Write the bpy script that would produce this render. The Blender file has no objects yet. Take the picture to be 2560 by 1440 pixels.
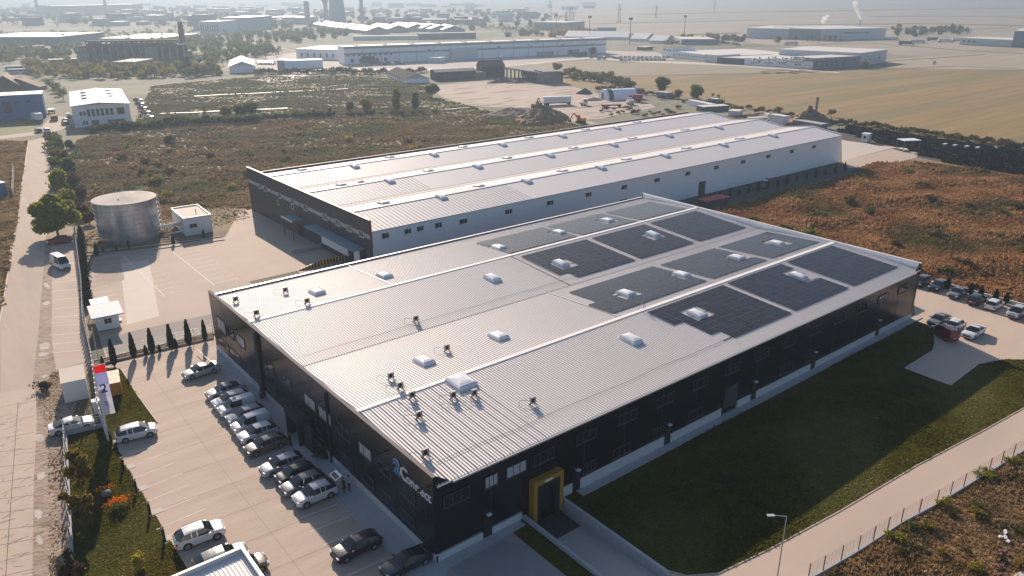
import bpy, math, random
import numpy as np
from mathutils import Matrix, Vector
from mathutils.geometry import tessellate_polygon
R=math.radians; PI=math.pi
S=bpy.context.scene; COL=S.collection
rng=random.Random(7); nr=np.random.default_rng(7)

# ------------------------------------------------------------- camera
FOC=1921.52; PITCH=0.3655; ROLL=-0.0014; YAW=0.8963; CP=np.array([-29.2546,-47.4831,47.4888])
_F=np.array([math.cos(PITCH)*math.cos(YAW),math.cos(PITCH)*math.sin(YAW),-math.sin(PITCH)])
_r=np.cross(_F,[0,0,1]);_r/=np.linalg.norm(_r);_u=np.cross(_r,_F)
_R=_r*math.cos(ROLL)+_u*math.sin(ROLL);_U=-_r*math.sin(ROLL)+_u*math.cos(ROLL)
cd=bpy.data.cameras.new('camera');cam=bpy.data.objects.new('camera',cd);COL.objects.link(cam)
cd.sensor_width=36;cd.lens=FOC/2560*36;cd.clip_start=1;cd.clip_end=40000
cam.matrix_world=Matrix(((_R[0],_U[0],-_F[0],CP[0]),(_R[1],_U[1],-_F[1],CP[1]),(_R[2],_U[2],-_F[2],CP[2]),(0,0,0,1)))
S.camera=cam
# ------------------------------------------------------------- sky, sun, exposure
SUNV=Vector((.711,2.05,1)).normalized(); EL=math.asin(SUNV.z)
W=bpy.data.worlds.new('World');S.world=W;W.use_nodes=True;nt=W.node_tree
bg=nt.nodes['Background'];sk=nt.nodes.new('ShaderNodeTexSky');sk.sky_type='NISHITA';sk.sun_disc=False
sk.sun_elevation=EL;sk.sun_rotation=math.atan2(SUNV.x,SUNV.y);sk.air_density=1.0;sk.dust_density=1.2;sk.ozone_density=2.0
nt.links.new(sk.outputs[0],bg.inputs[0]);bg.inputs[1].default_value=0.08
sd=bpy.data.lights.new('sun','SUN');sun=bpy.data.objects.new('sun',sd);COL.objects.link(sun)
sd.energy=4.8;sd.angle=R(.55);sd.color=(1,.82,.65)
sun.rotation_euler=SUNV.to_track_quat('Z','Y').to_euler();sun.location=(0,0,300)
V=S.view_settings;V.view_transform='Standard';V.look='None';V.exposure=0.66;V.gamma=1;V.use_curve_mapping=False
S.cycles.max_bounces=5;S.cycles.diffuse_bounces=2;S.cycles.glossy_bounces=3;S.cycles.transmission_bounces=3
S.cycles.volume_bounces=0;S.cycles.use_denoising=True

# ------------------------------------------------------------- projections: a pixel of the 2560 px photo to a world point
def ray(px,py): return _F*FOC+_R*(px-1280)+_U*(720-py)
def G(px,py,z=0.):
    d=ray(px,py);t=(z-CP[2])/d[2];return CP+d*t
def Ht(px,py,top):                      # height of something that stands at pixel (px,py) and reaches up to row top
    P=G(px,py);lo,hi=0.,200.
    for i in range(40):
        m=(lo+hi)/2;Q=P+np.array([0,0,m])-CP;y=720-FOC*(Q@_U)/(Q@_F)
        if y>top: lo=m
        else: hi=m
    return lo
# ------------------------------------------------------------- materials
MATS={}
def mat(n,c,rough=.75,metal=0.,c2=None,scale=1.,amt=.5,spec=.5,bump=0.,bscale=None,coords='Object',stretch=None,trans=0.,detail=5,rnd=0.,third=None,coat=0.):
    if n in MATS: return MATS[n]
    m=bpy.data.materials.new(n);m.use_nodes=True;N=m.node_tree.nodes;L=m.node_tree.links
    b=N['Principled BSDF'];b.inputs['Roughness'].default_value=rough;b.inputs['Metallic'].default_value=metal
    b.inputs['Specular IOR Level'].default_value=spec;b.inputs['Base Color'].default_value=(*c,1)
    if coat: b.inputs['Coat Weight'].default_value=coat;b.inputs['Coat Roughness'].default_value=.05
    col=None
    g=N.new('ShaderNodeNewGeometry') if coords=='World' else N.new('ShaderNodeTexCoord')
    src=g.outputs['Position'] if coords=='World' else g.outputs['Object']
    if stretch:
        mp=N.new('ShaderNodeMapping');mp.inputs['Rotation'].default_value=(0,0,stretch[3] if len(stretch)>3 else 0);mp.inputs['Scale'].default_value=stretch[:3]
        L.new(src,mp.inputs[0]);src=mp.outputs[0]
    if c2:
        t=N.new('ShaderNodeTexNoise');t.inputs['Scale'].default_value=scale;t.inputs['Detail'].default_value=detail;t.inputs['Roughness'].default_value=.65
        L.new(src,t.inputs['Vector'])
        r=N.new('ShaderNodeValToRGB');r.color_ramp.elements[0].position=.5-amt*.5;r.color_ramp.elements[1].position=.5+amt*.5
        r.color_ramp.elements[0].color=(*c,1);r.color_ramp.elements[1].color=(*c2,1)
        L.new(t.outputs['Fac'],r.inputs[0]);col=r.outputs[0]
    if third:                                  # (colour, scale, threshold, strength): patches of another colour
        t=N.new('ShaderNodeTexNoise');t.inputs['Scale'].default_value=third[1];t.inputs['Detail'].default_value=4
        L.new(src,t.inputs['Vector'])
        r=N.new('ShaderNodeMapRange');r.inputs[1].default_value=third[2];r.inputs[2].default_value=third[2]+.12;r.inputs[4].default_value=third[3];L.new(t.outputs['Fac'],r.inputs[0])
        x=N.new('ShaderNodeMix');x.data_type='RGBA';L.new(r.outputs[0],x.inputs['Factor'])
        if col: L.new(col,x.inputs['A'])
        else: x.inputs['A'].default_value=(*c,1)
        x.inputs['B'].default_value=(*third[0],1);col=x.outputs['Result']
    if rnd:
        o=N.new('ShaderNodeObjectInfo');h=N.new('ShaderNodeHueSaturation')
        mr=N.new('ShaderNodeMapRange');mr.inputs[3].default_value=1-rnd;mr.inputs[4].default_value=1+rnd;L.new(o.outputs['Random'],mr.inputs[0])
        L.new(mr.outputs[0],h.inputs['Value'])
        m2=N.new('ShaderNodeMapRange');m2.inputs[3].default_value=.5-rnd*.08;m2.inputs[4].default_value=.5+rnd*.05;L.new(o.outputs['Random'],m2.inputs[0]);L.new(m2.outputs[0],h.inputs['Hue'])
        if col: L.new(col,h.inputs['Color'])
        else: h.inputs['Color'].default_value=(*c,1)
        col=h.outputs[0]
    if col: L.new(col,b.inputs['Base Color'])
    if bump:
        t=N.new('ShaderNodeTexNoise');t.inputs['Scale'].default_value=bscale or scale*3;t.inputs['Detail'].default_value=6;L.new(src,t.inputs['Vector'])
        bp=N.new('ShaderNodeBump');bp.inputs['Strength'].default_value=bump;bp.inputs['Distance'].default_value=.3;L.new(t.outputs['Fac'],bp.inputs['Height']);L.new(bp.outputs[0],b.inputs['Normal'])
    if trans:
        tr=N.new('ShaderNodeBsdfTranslucent');mx=N.new('ShaderNodeMixShader');mx.inputs[0].default_value=trans
        if col: L.new(col,tr.inputs[0])
        else: tr.inputs[0].default_value=(*c,1)
        L.new(b.outputs[0],mx.inputs[1]);L.new(tr.outputs[0],mx.inputs[2]);L.new(mx.outputs[0],N['Material Output'].inputs[0])
    MATS[n]=m;return m
M=dict(
 concrete=mat('concrete',(.39,.305,.25),.85,c2=(.52,.42,.35),scale=.35,amt=.55,stretch=(.25,1.6,1,0),coords='World',bump=.05,bscale=3,third=((.35,.275,.23),.05,.55,.5)),
 concrete2=mat('concrete_yard',(.38,.3,.25),.85,c2=(.46,.37,.31),scale=.12,amt=.6,coords='World',third=((.31,.26,.225),.07,.56,.6)),
 conc_new=mat('concrete_pale',(.46,.41,.37),.8,c2=(.52,.46,.41),scale=.3,amt=.6,coords='World'),
 drive=mat('concrete_drive',(.45,.355,.29),.85,c2=(.53,.42,.345),scale=.18,amt=.6,stretch=(.4,1.3,1,0),coords='World',third=((.38,.32,.28),.09,.55,.5)),
 path=mat('path_concrete',(.36,.36,.37),.85,c2=(.47,.46,.46),scale=.8,amt=.6,coords='World'),
 plinth=mat('plinth_render',(.5,.5,.5),.85,c2=(.6,.6,.6),scale=1.2,amt=.5),
 asphalt=mat('asphalt',(.045,.045,.05),.9,c2=(.07,.068,.07),scale=.4,amt=.6,coords='World'),
 road=mat('road_surface',(.38,.305,.25),.9,c2=(.46,.375,.31),scale=.25,amt=.6,stretch=(2.0,.3,1,.12),coords='World',third=((.32,.28,.25),.12,.55,.5)),
 slabs=mat('road_slabs',(.44,.35,.285),.9,c2=(.52,.425,.355),scale=.5,amt=.6,coords='World',third=((.3,.25,.21),.6,.6,.6)),
 dirt=mat('dirt',(.24,.17,.12),.95,c2=(.42,.34,.28),scale=.5,amt=.5,coords='World',bump=.5,bscale=2,third=((.16,.13,.07),.4,.56,.7)),
 soil=mat('soil',(.12,.08,.05),.95,c2=(.2,.14,.085),scale=.6,amt=.6,coords='World',bump=.8,bscale=2),
 lawn=mat('lawn',(.036,.042,.005),.95,c2=(.09,.088,.01),scale=1.3,amt=.6,spec=.2,coords='World',bump=1.,bscale=4,third=((.13,.1,.025),.2,.55,.6)),
 grass=mat('grass_blades',(.04,.045,.004),.9,c2=(.16,.15,.015),scale=.35,amt=.5,spec=.1,coords='World',trans=.6,third=((.16,.11,.02),.12,.56,.6)),
 scrub_g=mat('scrub_ground',(.17,.125,.065),.95,c2=(.27,.205,.115),scale=.12,amt=.5,coords='World',bump=1.,bscale=1,third=((.1,.105,.05),.05,.54,.8)),
 scrub_or=mat('scrub_ground_orange',(.18,.09,.035),.95,c2=(.29,.16,.07),scale=.15,amt=.5,coords='World',bump=1.,bscale=1,third=((.1,.09,.04),.06,.53,.8)),
 weeds=mat('weeds_brown',(.24,.165,.085),.95,c2=(.4,.3,.17),scale=.09,amt=.45,coords='World',trans=.2,spec=.1,third=((.2,.215,.1),.035,.5,.8)),
 weeds_or=mat('weeds_rusty',(.24,.11,.04),.95,c2=(.56,.34,.17),scale=.12,amt=.4,coords='World',trans=.25,spec=.1,third=((.13,.12,.045),.04,.5,.9)),
 weeds_near=mat('weeds_dry',(.17,.1,.04),.95,c2=(.58,.42,.23),scale=.35,amt=.5,coords='World',trans=.25,spec=.1,third=((.08,.09,.03),.25,.55,.8)),
 meadow=mat('meadow',(.2,.185,.1),.95,c2=(.29,.25,.145),scale=.06,amt=.5,coords='World',stretch=(.5,2,1,.6),third=((.12,.125,.06),.03,.55,.8),bump=.6,bscale=.6),
 field=mat('field',(.18,.12,.035),.95,c2=(.29,.19,.07),scale=.05,amt=.35,coords='World',stretch=(.25,4,1,-.55),third=((.15,.135,.045),.012,.5,.75),bump=.4,bscale=.5),
 field2=mat('field_pale',(.27,.23,.16),.95,c2=(.36,.3,.22),scale=.02,amt=.5,coords='World',stretch=(.3,3,1,-.5)),
 yardpink=mat('old_yard',(.36,.29,.24),.95,c2=(.47,.39,.33),scale=.08,amt=.5,coords='World',stretch=(.4,1.5,1,-.7),third=((.17,.135,.1),.13,.53,.9)),
 blacknet=mat('dark_rows',(.02,.022,.022),.9,c2=(.05,.045,.04),scale=.4,amt=.5,coords='World'),
 roof=mat('roof_sheet',(.76,.73,.715),.58,.0,spec=.24,c2=(.82,.79,.775),scale=.15,amt=.7,coords='World',stretch=(.6,.08,1,0)),
 roofB=mat('roof_sheet_rear',(.55,.54,.56),.6,.0,spec=.3,c2=(.58,.565,.585),scale=.1,amt=.7,coords='World'),
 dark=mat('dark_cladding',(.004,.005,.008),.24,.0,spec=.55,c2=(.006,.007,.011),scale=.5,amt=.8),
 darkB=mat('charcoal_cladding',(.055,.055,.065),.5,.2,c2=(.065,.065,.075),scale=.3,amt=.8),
 lightband=mat('grey_band',(.42,.42,.43),.5),
 white=mat('white_cladding',(.88,.88,.9),.5,c2=(.91,.91,.93),scale=.12,amt=.8),
 whitep=mat('white_paint',(.78,.78,.78),.5,c2=(.7,.7,.7),scale=.6,amt=.8),
 trim=mat('pale_trim',(.7,.68,.66),.4,.2),
 glass=mat('glass_dark',(.012,.015,.02),.06,0,spec=.6),
 glassb=mat('glass_blind_reflection',(.42,.43,.46),.15,spec=.9),
 frame=mat('frame_white',(.7,.7,.7),.5), framed=mat('frame_dark',(.06,.062,.07),.45),
 seam=mat('seam_dark',(.06,.055,.055),.8), gutter=mat('gutter_grey',(.42,.41,.4),.6,c2=(.5,.49,.48),scale=.2,amt=.5),
 dome=mat('skylight_dome',(.78,.79,.81),.18,c2=(.7,.72,.77),scale=1.5,amt=.6,spec=.7,coat=.4),
 curb=mat('skylight_curb',(.68,.7,.72),.5),
 pv=mat('solar_cell',(.014,.015,.026),.14,.0,c2=(.024,.026,.04),scale=2,amt=.6,spec=.12,rnd=.25),
 pvf=mat('solar_frame',(.13,.13,.14),.5,.2),
 red=mat('red_steel',(.3,.025,.03),.5), blue=mat('blue_cladding',(.04,.13,.3),.5,c2=(.05,.15,.33),scale=.2,amt=.7),
 signblue=mat('sign_blue',(.01,.14,.5),.4), signwhite=mat('sign_white',(.75,.73,.73),.4),
 yellow=mat('dock_yellow',(.4,.2,.02),.6), orange=mat('orange_paint',(.6,.16,.01),.5,c2=(.5,.12,.01),scale=2,amt=.6), black=mat('black_rubber',(.012,.012,.013),.7),
 steel=mat('galvanised',(.34,.36,.41),.32,.8,c2=(.68,.69,.72),scale=.6,amt=.5,stretch=(1.2,1.2,.45)),
 metal=mat('grey_metal',(.3,.31,.33),.45,.6), pole=mat('pole_grey',(.45,.45,.46),.5,.3),
 leaf=mat('leaves_green',(.055,.068,.015),.8,c2=(.17,.175,.04),scale=.9,amt=.55,trans=.5,spec=.2,rnd=.35),
 leafy=mat('leaves_yellow',(.14,.13,.025),.8,c2=(.38,.29,.05),scale=.9,amt=.55,trans=.5,spec=.2,rnd=.25),
 leafg=mat('leaves_bright',(.1,.12,.015),.8,c2=(.42,.4,.05),scale=.5,amt=.55,trans=.5,spec=.2,rnd=.1),
 leafb=mat('leaves_brown',(.07,.05,.025),.85,c2=(.14,.1,.05),scale=.9,amt=.55,trans=.2,spec=.2,rnd=.3),
 leafd=mat('cypress_green',(.012,.02,.009),.9,c2=(.03,.042,.018),scale=1.5,amt=.5,spec=.2,rnd=.2),
 flower=mat('orange_flowers',(.9,.32,.02),.8,c2=(.7,.13,.01),scale=1.5,amt=.5,trans=.3),
 bark=mat('bark',(.07,.05,.035),.95), brick=mat('brick_red',(.19,.09,.07),.9,c2=(.14,.07,.055),scale=.6,amt=.6),
 oldc=mat('old_concrete',(.16,.155,.155),.95,c2=(.26,.25,.24),scale=.15,amt=.6), oldd=mat('old_dark',(.05,.05,.055),.95,c2=(.09,.085,.085),scale=.2,amt=.6),
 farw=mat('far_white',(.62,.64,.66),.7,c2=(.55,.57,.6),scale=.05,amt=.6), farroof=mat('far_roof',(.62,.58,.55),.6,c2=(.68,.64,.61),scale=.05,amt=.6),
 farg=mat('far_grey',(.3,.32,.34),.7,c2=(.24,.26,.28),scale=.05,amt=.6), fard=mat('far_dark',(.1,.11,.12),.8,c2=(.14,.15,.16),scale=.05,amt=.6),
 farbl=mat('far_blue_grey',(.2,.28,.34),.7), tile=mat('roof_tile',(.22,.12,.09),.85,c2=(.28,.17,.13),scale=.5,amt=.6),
 skin=mat('skin',(.4,.22,.15),.6), clothd=mat('cloth_dark',(.02,.02,.03),.9), clothl=mat('cloth_pale',(.4,.42,.48),.9), hair=mat('hair_dark',(.015,.01,.008),.7),
 line=mat('paint_line',(.8,.76,.7),.8,c2=(.55,.5,.45),scale=1.5,amt=.6,coords='World'),
 wood=mat('wood',(.25,.15,.08),.8), earth=mat('earth_heap',(.17,.115,.07),.95,c2=(.27,.19,.12),scale=.25,amt=.6,bump=.8,bscale=1.2),
 puddle=mat('pale_patch',(.62,.58,.55),.9,c2=(.36,.3,.26),scale=.6,amt=.5,coords='World'),
)
def paint(n,c): return mat('car_paint_'+n,c,.3,.15,spec=.6,coat=.7)
PA=dict(white=paint('white',(.72,.72,.73)),silver=paint('silver',(.4,.42,.45)),grey=paint('grey',(.16,.17,.18)),dark=paint('dark',(.02,.022,.026)),bronze=paint('bronze',(.13,.12,.1)),
  red=paint('red',(.35,.01,.01)),maroon=paint('maroon',(.22,.015,.018)),blue=paint('blue',(.05,.09,.2)),cream=paint('cream',(.6,.55,.48)))
M['tyre']=mat('tyre',(.015,.015,.016),.85);M['rim']=mat('rim',(.35,.36,.38),.35,.7);M['lampw']=mat('lamp_clear',(.75,.77,.8),.12,spec=.8);M['lampr']=mat('lamp_red',(.45,.01,.01),.2)
# ------------------------------------------------------------- mesh builder
class MB:
    def __init__(s): s.v=[];s.f=[];s.mi=[];s.ms=[]
    def mx(s,m):
        if m is None: m=M['concrete']
        if isinstance(m,str): m=M[m]
        if m not in s.ms: s.ms.append(m)
        return s.ms.index(m)
    def add(s,vs,fs,m=None):
        k=len(s.v);s.v+= [tuple(map(float,v)) for v in vs];i=s.mx(m)
        for f in fs: s.f.append(tuple(k+j for j in f));s.mi.append(i)
        return s
    def box(s,x0,y0,z0,x1,y1,z1,m=None,rz=0,o=(0,0)):
        vs=[(x,y,z) for z in (z0,z1) for x,y in ((x0,y0),(x1,y0),(x1,y1),(x0,y1))]
        if rz: c,n=math.cos(rz),math.sin(rz);vs=[(o[0]+x*c-y*n,o[1]+x*n+y*c,z) for x,y,z in vs]
        return s.add(vs,[(3,2,1,0),(4,5,6,7),(0,1,5,4),(1,2,6,5),(2,3,7,6),(3,0,4,7)],m)
    def prism(s,poly,z0,z1,m=None,caps=True):
        n=len(poly);vs=[(p[0],p[1],z0) for p in poly]+[(p[0],p[1],z1) for p in poly]
        fs=[(i,(i+1)%n,n+(i+1)%n,n+i) for i in range(n)]
        if caps: fs+=[tuple(range(n-1,-1,-1)),tuple(range(n,2*n))]
        return s.add(vs,fs,m)
    def tube(s,a,b,r0,r1=None,n=8,m=None,cap=True):
        r1=r0 if r1 is None else r1;a=Vector(a);b=Vector(b);d=(b-a).normalized();u=d.orthogonal().normalized();w=d.cross(u)
        vs=[];
        for p,r in ((a,r0),(b,r1)):
            for i in range(n): t=2*PI*i/n;vs.append(p+u*(r*math.cos(t))+w*(r*math.sin(t)))
        fs=[(i,(i+1)%n,n+(i+1)%n,n+i) for i in range(n)]
        if cap: fs+=[tuple(range(n-1,-1,-1)),tuple(range(n,2*n))]
        return s.add(vs,fs,m)
    def lathe(s,prof,n=24,m=None,o=(0,0)):
        vs=[(o[0]+r*math.cos(2*PI*i/n),o[1]+r*math.sin(2*PI*i/n),z) for r,z in prof for i in range(n)]
        fs=[(k*n+i,k*n+(i+1)%n,(k+1)*n+(i+1)%n,(k+1)*n+i) for k in range(len(prof)-1) for i in range(n)]
        fs+=[tuple(range(n-1,-1,-1)),tuple((len(prof)-1)*n+i for i in range(n))]
        return s.add(vs,fs,m)
    def blob(s,c,r,n=10,m=None,sx=1,sy=1,sz=1):
        vs=[];k=n//2+1
        for j in range(1,k):
            t=PI*j/k
            for i in range(n): p=2*PI*i/n;vs.append((c[0]+r*sx*math.sin(t)*math.cos(p),c[1]+r*sy*math.sin(t)*math.sin(p),c[2]+r*sz*math.cos(t)))
        fs=[(j*n+i,(j+1)*n+i,(j+1)*n+(i+1)%n,j*n+(i+1)%n) for j in range(k-2) for i in range(n)]
        fs+=[tuple(range(n)),tuple((k-2)*n+i for i in range(n-1,-1,-1))]
        return s.add(vs,fs,m)
    def mesh(s,name,smooth=False):
        me=bpy.data.meshes.new(name);me.from_pydata(s.v,[],s.f)
        for m in s.ms: me.materials.append(m)
        me.polygons.foreach_set('material_index',s.mi)
        me.update()
        if smooth: me.shade_smooth(); me.set_sharp_from_angle(angle=R(35))
        return me
    def build(s,name,parent=None,smooth=False,loc=None):
        o=bpy.data.objects.new(name,s.mesh(name,smooth));COL.objects.link(o)
        if parent: o.parent=parent
        if loc is not None: o.location=loc
        return o
def tag(o,label=None,cat=None,group=None,kind=None):
    if label:o['label']=label
    if cat:o['category']=cat
    if group:o['group']=group
    if kind:o['kind']=kind
    return o
def empty(name,loc=(0,0,0),rz=0,label=None,cat=None,group=None):
    o=bpy.data.objects.new(name,None);COL.objects.link(o);o.location=loc;o.rotation_euler=(0,0,rz);o.empty_display_size=.5
    return tag(o,label,cat,group)
def copy_tree(o,parent=None,swap=None):
    c=o.copy();COL.objects.link(c)
    if parent is not None: c.parent=parent
    if swap and o.type=='MESH':
        for i,ms in enumerate(c.material_slots):
            if ms.material and ms.material.name.startswith('car_paint'): ms.link='OBJECT';ms.material=swap
    for ch in list(o.children): copy_tree(ch,c,swap)
    return c
def obj_from(name,me,parent=None,loc=None):
    o=bpy.data.objects.new(name,me);COL.objects.link(o)
    if parent: o.parent=parent
    if loc is not None:o.location=loc
    return o
# ------------------------------------------------------------- flat sheets
def poly_mesh(name,pts,z,m,holes=()):
    rings=[[Vector((p[0],p[1],0)) for p in pts]]+[[Vector((p[0],p[1],0)) for p in h] for h in holes]
    tris=tessellate_polygon(rings);fl=[v for r in rings for v in r]
    me=bpy.data.meshes.new(name);fs=[]
    for t in tris:
        a,b,c=[fl[i] for i in t]
        fs.append(t if (b-a).cross(c-a).z>0 else t[::-1])
    me.from_pydata([(v.x,v.y,z) for v in fl],[],fs);me.materials.append(M[m] if isinstance(m,str) else m);me.update();return me
def sheet(name,pts,z,m,px=True,holes=(),kind='structure'):
    if px: pts=[G(*p)[:2] for p in pts]
    o=obj_from(name,poly_mesh(name,pts,z,m,holes));o['kind']=kind;return o
HOLE1=[(10.25,0),(10.25,-22),(14.75,-22),(14.75,0)]       # loading ramp of the front building
HOLE2=[(22.8,72),(22.8,80.9),(32.8,80.9),(32.8,72)]       # loading ramp of the rear building
sheet('ground',[(-9000,-3000),(13000,-3000),(13000,13000),(-9000,13000)],-.05,mat('ground',(.12,.13,.085),.95,c2=(.25,.22,.155),scale=.008,amt=.5,coords='World',stretch=(.5,1.4,1,.7),third=((.075,.095,.055),.012,.47,.85)),False,(HOLE1,HOLE2))
sheet('far_field',[(1290,120),(1500,75),(1700,95),(2560,160),(2560,-8),(1400,-8),(1350,40)],-.04,mat('far_fields',(.26,.22,.16),.95,c2=(.38,.32,.25),scale=.004,amt=.3,coords='World',stretch=(.35,3,1,-.75),third=((.17,.18,.15),.004,.52,.9)))
sheet('field',[(1240,192),(1380,196),(1700,187),(1920,184),(2190,172),(3100,180),(3100,460),(2560,374),(2400,352),(2250,332),(2100,314),(2000,292),(1880,277),(1780,250),(1640,234),(1500,222),(1400,210)],-.03,'field')
sheet('meadow_field',[(1190,190),(1330,160),(1480,150),(1560,158),(1690,152),(1840,162),(2060,177),(1920,182),(1700,185),(1380,194)],-.025,mat('meadow_far',(.2,.18,.11),.95,c2=(.28,.24,.16),scale=.05,amt=.5,coords='World',stretch=(.4,3,1,-.5)))
sheet('pale_field',[(2190,150),(2560,125),(2700,120),(2700,176),(2190,170),(2230,165)],-.027,'field2')
sheet('meadow',[(330,330),(380,215),(640,190),(960,185),(1060,215),(1080,245),(1200,268),(1340,300),(1000,300),(620,300)],-.03,'meadow')
sheet('scrubland',[(195,352),(300,318),(620,300),(1000,288),(1200,278),(1480,318),(1900,285),(2000,300),(2090,330),(1800,360),(1000,420),(640,540),(540,600),(420,600),(330,600),(215,640),(195,560),(140,470)],-.028,'scrub_g')
sheet('rough_grass',[(0,350),(72,352),(60,435),(41,577),(15,720),(0,790)],-.022,'scrub_g')
sheet('green_plot',[(0,298),(82,296),(95,330),(0,344)],-.02,mat('green_plot',(.12,.13,.04),.9,c2=(.17,.17,.06),scale=.2,amt=.5,coords='World'))
RUST=[(88.9,56.5),(88.9,8)]+[tuple(G(*p)[:2]) for p in [(2295,695),(2560,775),(3000,905),(3000,520),(2560,440),(2330,400),(2190,405),(2110,428)]]+[(186,61),(115,61.5),(105,58)]
sheet('rusty_scrubland',RUST,-.028,'scrub_or',False)
sheet('old_yard',[(1080,214),(1200,202),(1330,212),(1400,208),(1500,236),(1620,256),(1640,268),(1560,284),(1500,297),(1440,300),(1360,292),(1300,272),(1170,264),(1100,240)],-.02,'yardpink')
sheet('dirt_track',[(1380,282),(1480,305),(1600,325),(1590,330),(1460,310),(1375,290)],-.015,'yardpink')
sheet('far_road',[(640,200),(800,170),(1040,172),(1240,166),(1400,149),(1470,143),(1600,150),(1840,160),(2100,180),(2098,183),(1840,165),(1600,155),(1470,147),(1400,153),(1240,171),(1040,177),(800,178),(700,210)],-.015,'conc_new')
sheet('factory_yard',[(560,170),(700,175),(860,168),(900,185),(1200,170),(1480,140),(1560,150),(1690,150),(1640,130),(1480,125),(860,150),(740,130),(600,150)],-.02,mat('factory_yard',(.33,.3,.28),.9,c2=(.42,.38,.35),scale=.03,amt=.5,coords='World'))
sheet('dark_plot',[(2050,318),(2250,345),(2560,395),(2950,460),(2950,530),(2560,436),(2330,400),(2230,380),(2110,350)],-.018,'blacknet')
sheet('tank_grass',[(150,610),(330,500),(560,520),(632,531),(640,545),(560,560),(545,600),(235,640),(195,600)],-.018,mat('yard_grass',(.15,.12,.065),.95,c2=(.22,.17,.1),scale=.3,amt=.5,coords='World',third=((.1,.11,.04),.15,.55,.8)))
def track(name,pts,w,z,m):
    P=[G(*p)[:2] for p in pts];L_=[];R_=[]
    for i,p in enumerate(P):
        a=P[max(0,i-1)];b=P[min(len(P)-1,i+1)];d=(b-a)/np.linalg.norm(b-a);n=np.array([-d[1],d[0]])*w/2;L_.append(p+n);R_.append(p-n)
    sheet(name,L_+R_[::-1],z,m,False)
DK=mat('ditch',(.05,.055,.03),.95,c2=(.1,.09,.05),scale=.2,amt=.5,coords='World')
for pts,w in (([(1370,196),(1700,187),(1830,186),(1920,183),(2100,176),(2250,172),(2390,165),(2560,173)],3.2),([(2010,115),(2100,108),(2160,107),(2280,115),(2380,124),(2560,134)],7),([(2190,158),(2230,152),(2330,146),(2460,136)],4),([(1700,103),(1860,98)],6),
  ([(1870,64),(2100,61),(2300,59),(2560,64)],40),([(2180,42),(2350,40),(2560,43)],60),([(1950,30),(2250,24),(2560,20)],90),([(1480,60),(1800,52),(1900,50)],25),([(1600,36),(1900,30),(2000,28)],60),([(1700,88),(1860,82)],25)): track('field_track',pts,w,-.012,DK)
for pts,w in (([(1920,188),(2060,181),(2190,178)],2.5),([(2240,162),(2380,158),(2480,160)],3),([(330,195),(500,185),(640,182),(700,178)],4),([(640,106),(740,128)],5),([(560,135),(640,118),(660,108)],3),([(1100,176),(1240,169),(1330,160)],4)): track('field_path',pts,w,-.008,'field2')
# roads
sheet('road',[(71,352),(125,340),(123,470),(115,600),(105,720),(95,840),(80,972),(0,1000),(0,800),(15,720),(30,600),(41,577),(54,464),(60,435)],-.004,'road')
sheet('side_road',[(0,348),(120,335),(160,322),(215,300),(150,290),(120,300),(95,328),(0,340)],-.002,'road')
sheet('dirt_verge',[(123,400),(132,400),(140,560),(190,570),(230,900),(165,1085),(183,1460),(60,1460),(85,1100),(90,1000),(80,972),(95,840),(105,720),(115,600)],-.008,'dirt')
sheet('road_slabs',[(-30,985),(88,970),(92,1050),(85,1200),(80,1500),(-60,1500)],-.0005,'slabs')
sheet('outer_parking',[(128,600),(188,600),(206,720),(210,820),(214,905),(140,925),(128,840),(130,740)],.004,'concrete2')
# yards of the two buildings
sheet('rear_yard',[(-13.2,62.6),(1.5,62.6),(1.6,57),(40,57),(40,70.7),(32.9,72),(32.9,80.9),(22.8,80.9),(22.8,71.9),(14,71.9),(14,81),(32.9,81),(32.9,128.6),(30,128.7),(20.2,110.6),(-4.2,113.7),(-9.6,95)],0,'concrete2',False)
sheet('rear_side_road',[(33,70.6),(33,57),(105,57),(115,60.5),(186,60),(205,62),(200,71),(196,70.6)],-.002,'asphalt',False)
sheet('far_yard',[(2104,350),(2240,368),(2105,402)],.002,'conc_new')
sheet('far_yard_road',[(2104,402),(2238,370),(2300,380),(2290,395),(2180,420),(2120,420)],-.001,'road')
sheet('car_park',[(-13.8,61.0),(1.5,61.8),(0,57),(0,-1),(8.5,-1),(8.5,-32),(-32,-32),(-28.5,5),(-25.9,18.5),(-21.9,44.5),(-17.9,44.5),(-16,55),(-15,60.8)],0,'concrete',False)
LAWN2=[tuple(G(*p)[:2]) for p in [(236,918),(300,922),(320,952),(345,990),(394,1057),(287,1095),(296,1127),(306,1145),(309,1160),(322,1176),(337,1202),(340,1215),(355,1230),(370,1259),(374,1275),(392,1292),(407,1320),(412,1338),(429,1355),(440,1375),(467,1422),(500,1490),(560,1620),(180,1620),(183,1460),(165,1090),(258,1069),(268,1092),(250,1038)]]
sheet('lawn_strip',LAWN2,.003,'lawn',False)
sheet('path',[(17,0),(90,0),(90,-1.05),(17,-1.05)],.05,'path',False)
sheet('pavement',[(-2.5,-3.2),(-2.6,30),(-2.2,40),(-1.6,52),(0,58),(0,0),(9.6,0),(9.6,-1.0),(.6,-1.4)],.05,'path',False)
sheet('dark_paving',[(.6,-1.5),(6.6,-1.3),(7.8,-3),(8,-32),(-1,-32)],.006,mat('worn_paving',(.27,.25,.25),.8,c2=(.34,.31,.3),scale=.4,amt=.6,coords='World'),False)
LAWN=[G(*p)[:2] for p in [(2287,803),(2320,812),(2335,840),(2337,860),(2332,877),(2262,921),(2376,964),(2407,940),(2447,910),(2470,904),(2512,899),(2700,903),(2700,960),(2560,1020),(2452,1080),(2290,1165),(2100,1278),(1920,1375),(1797,1434),(1717,1440),(1660,1425)]]
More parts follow.
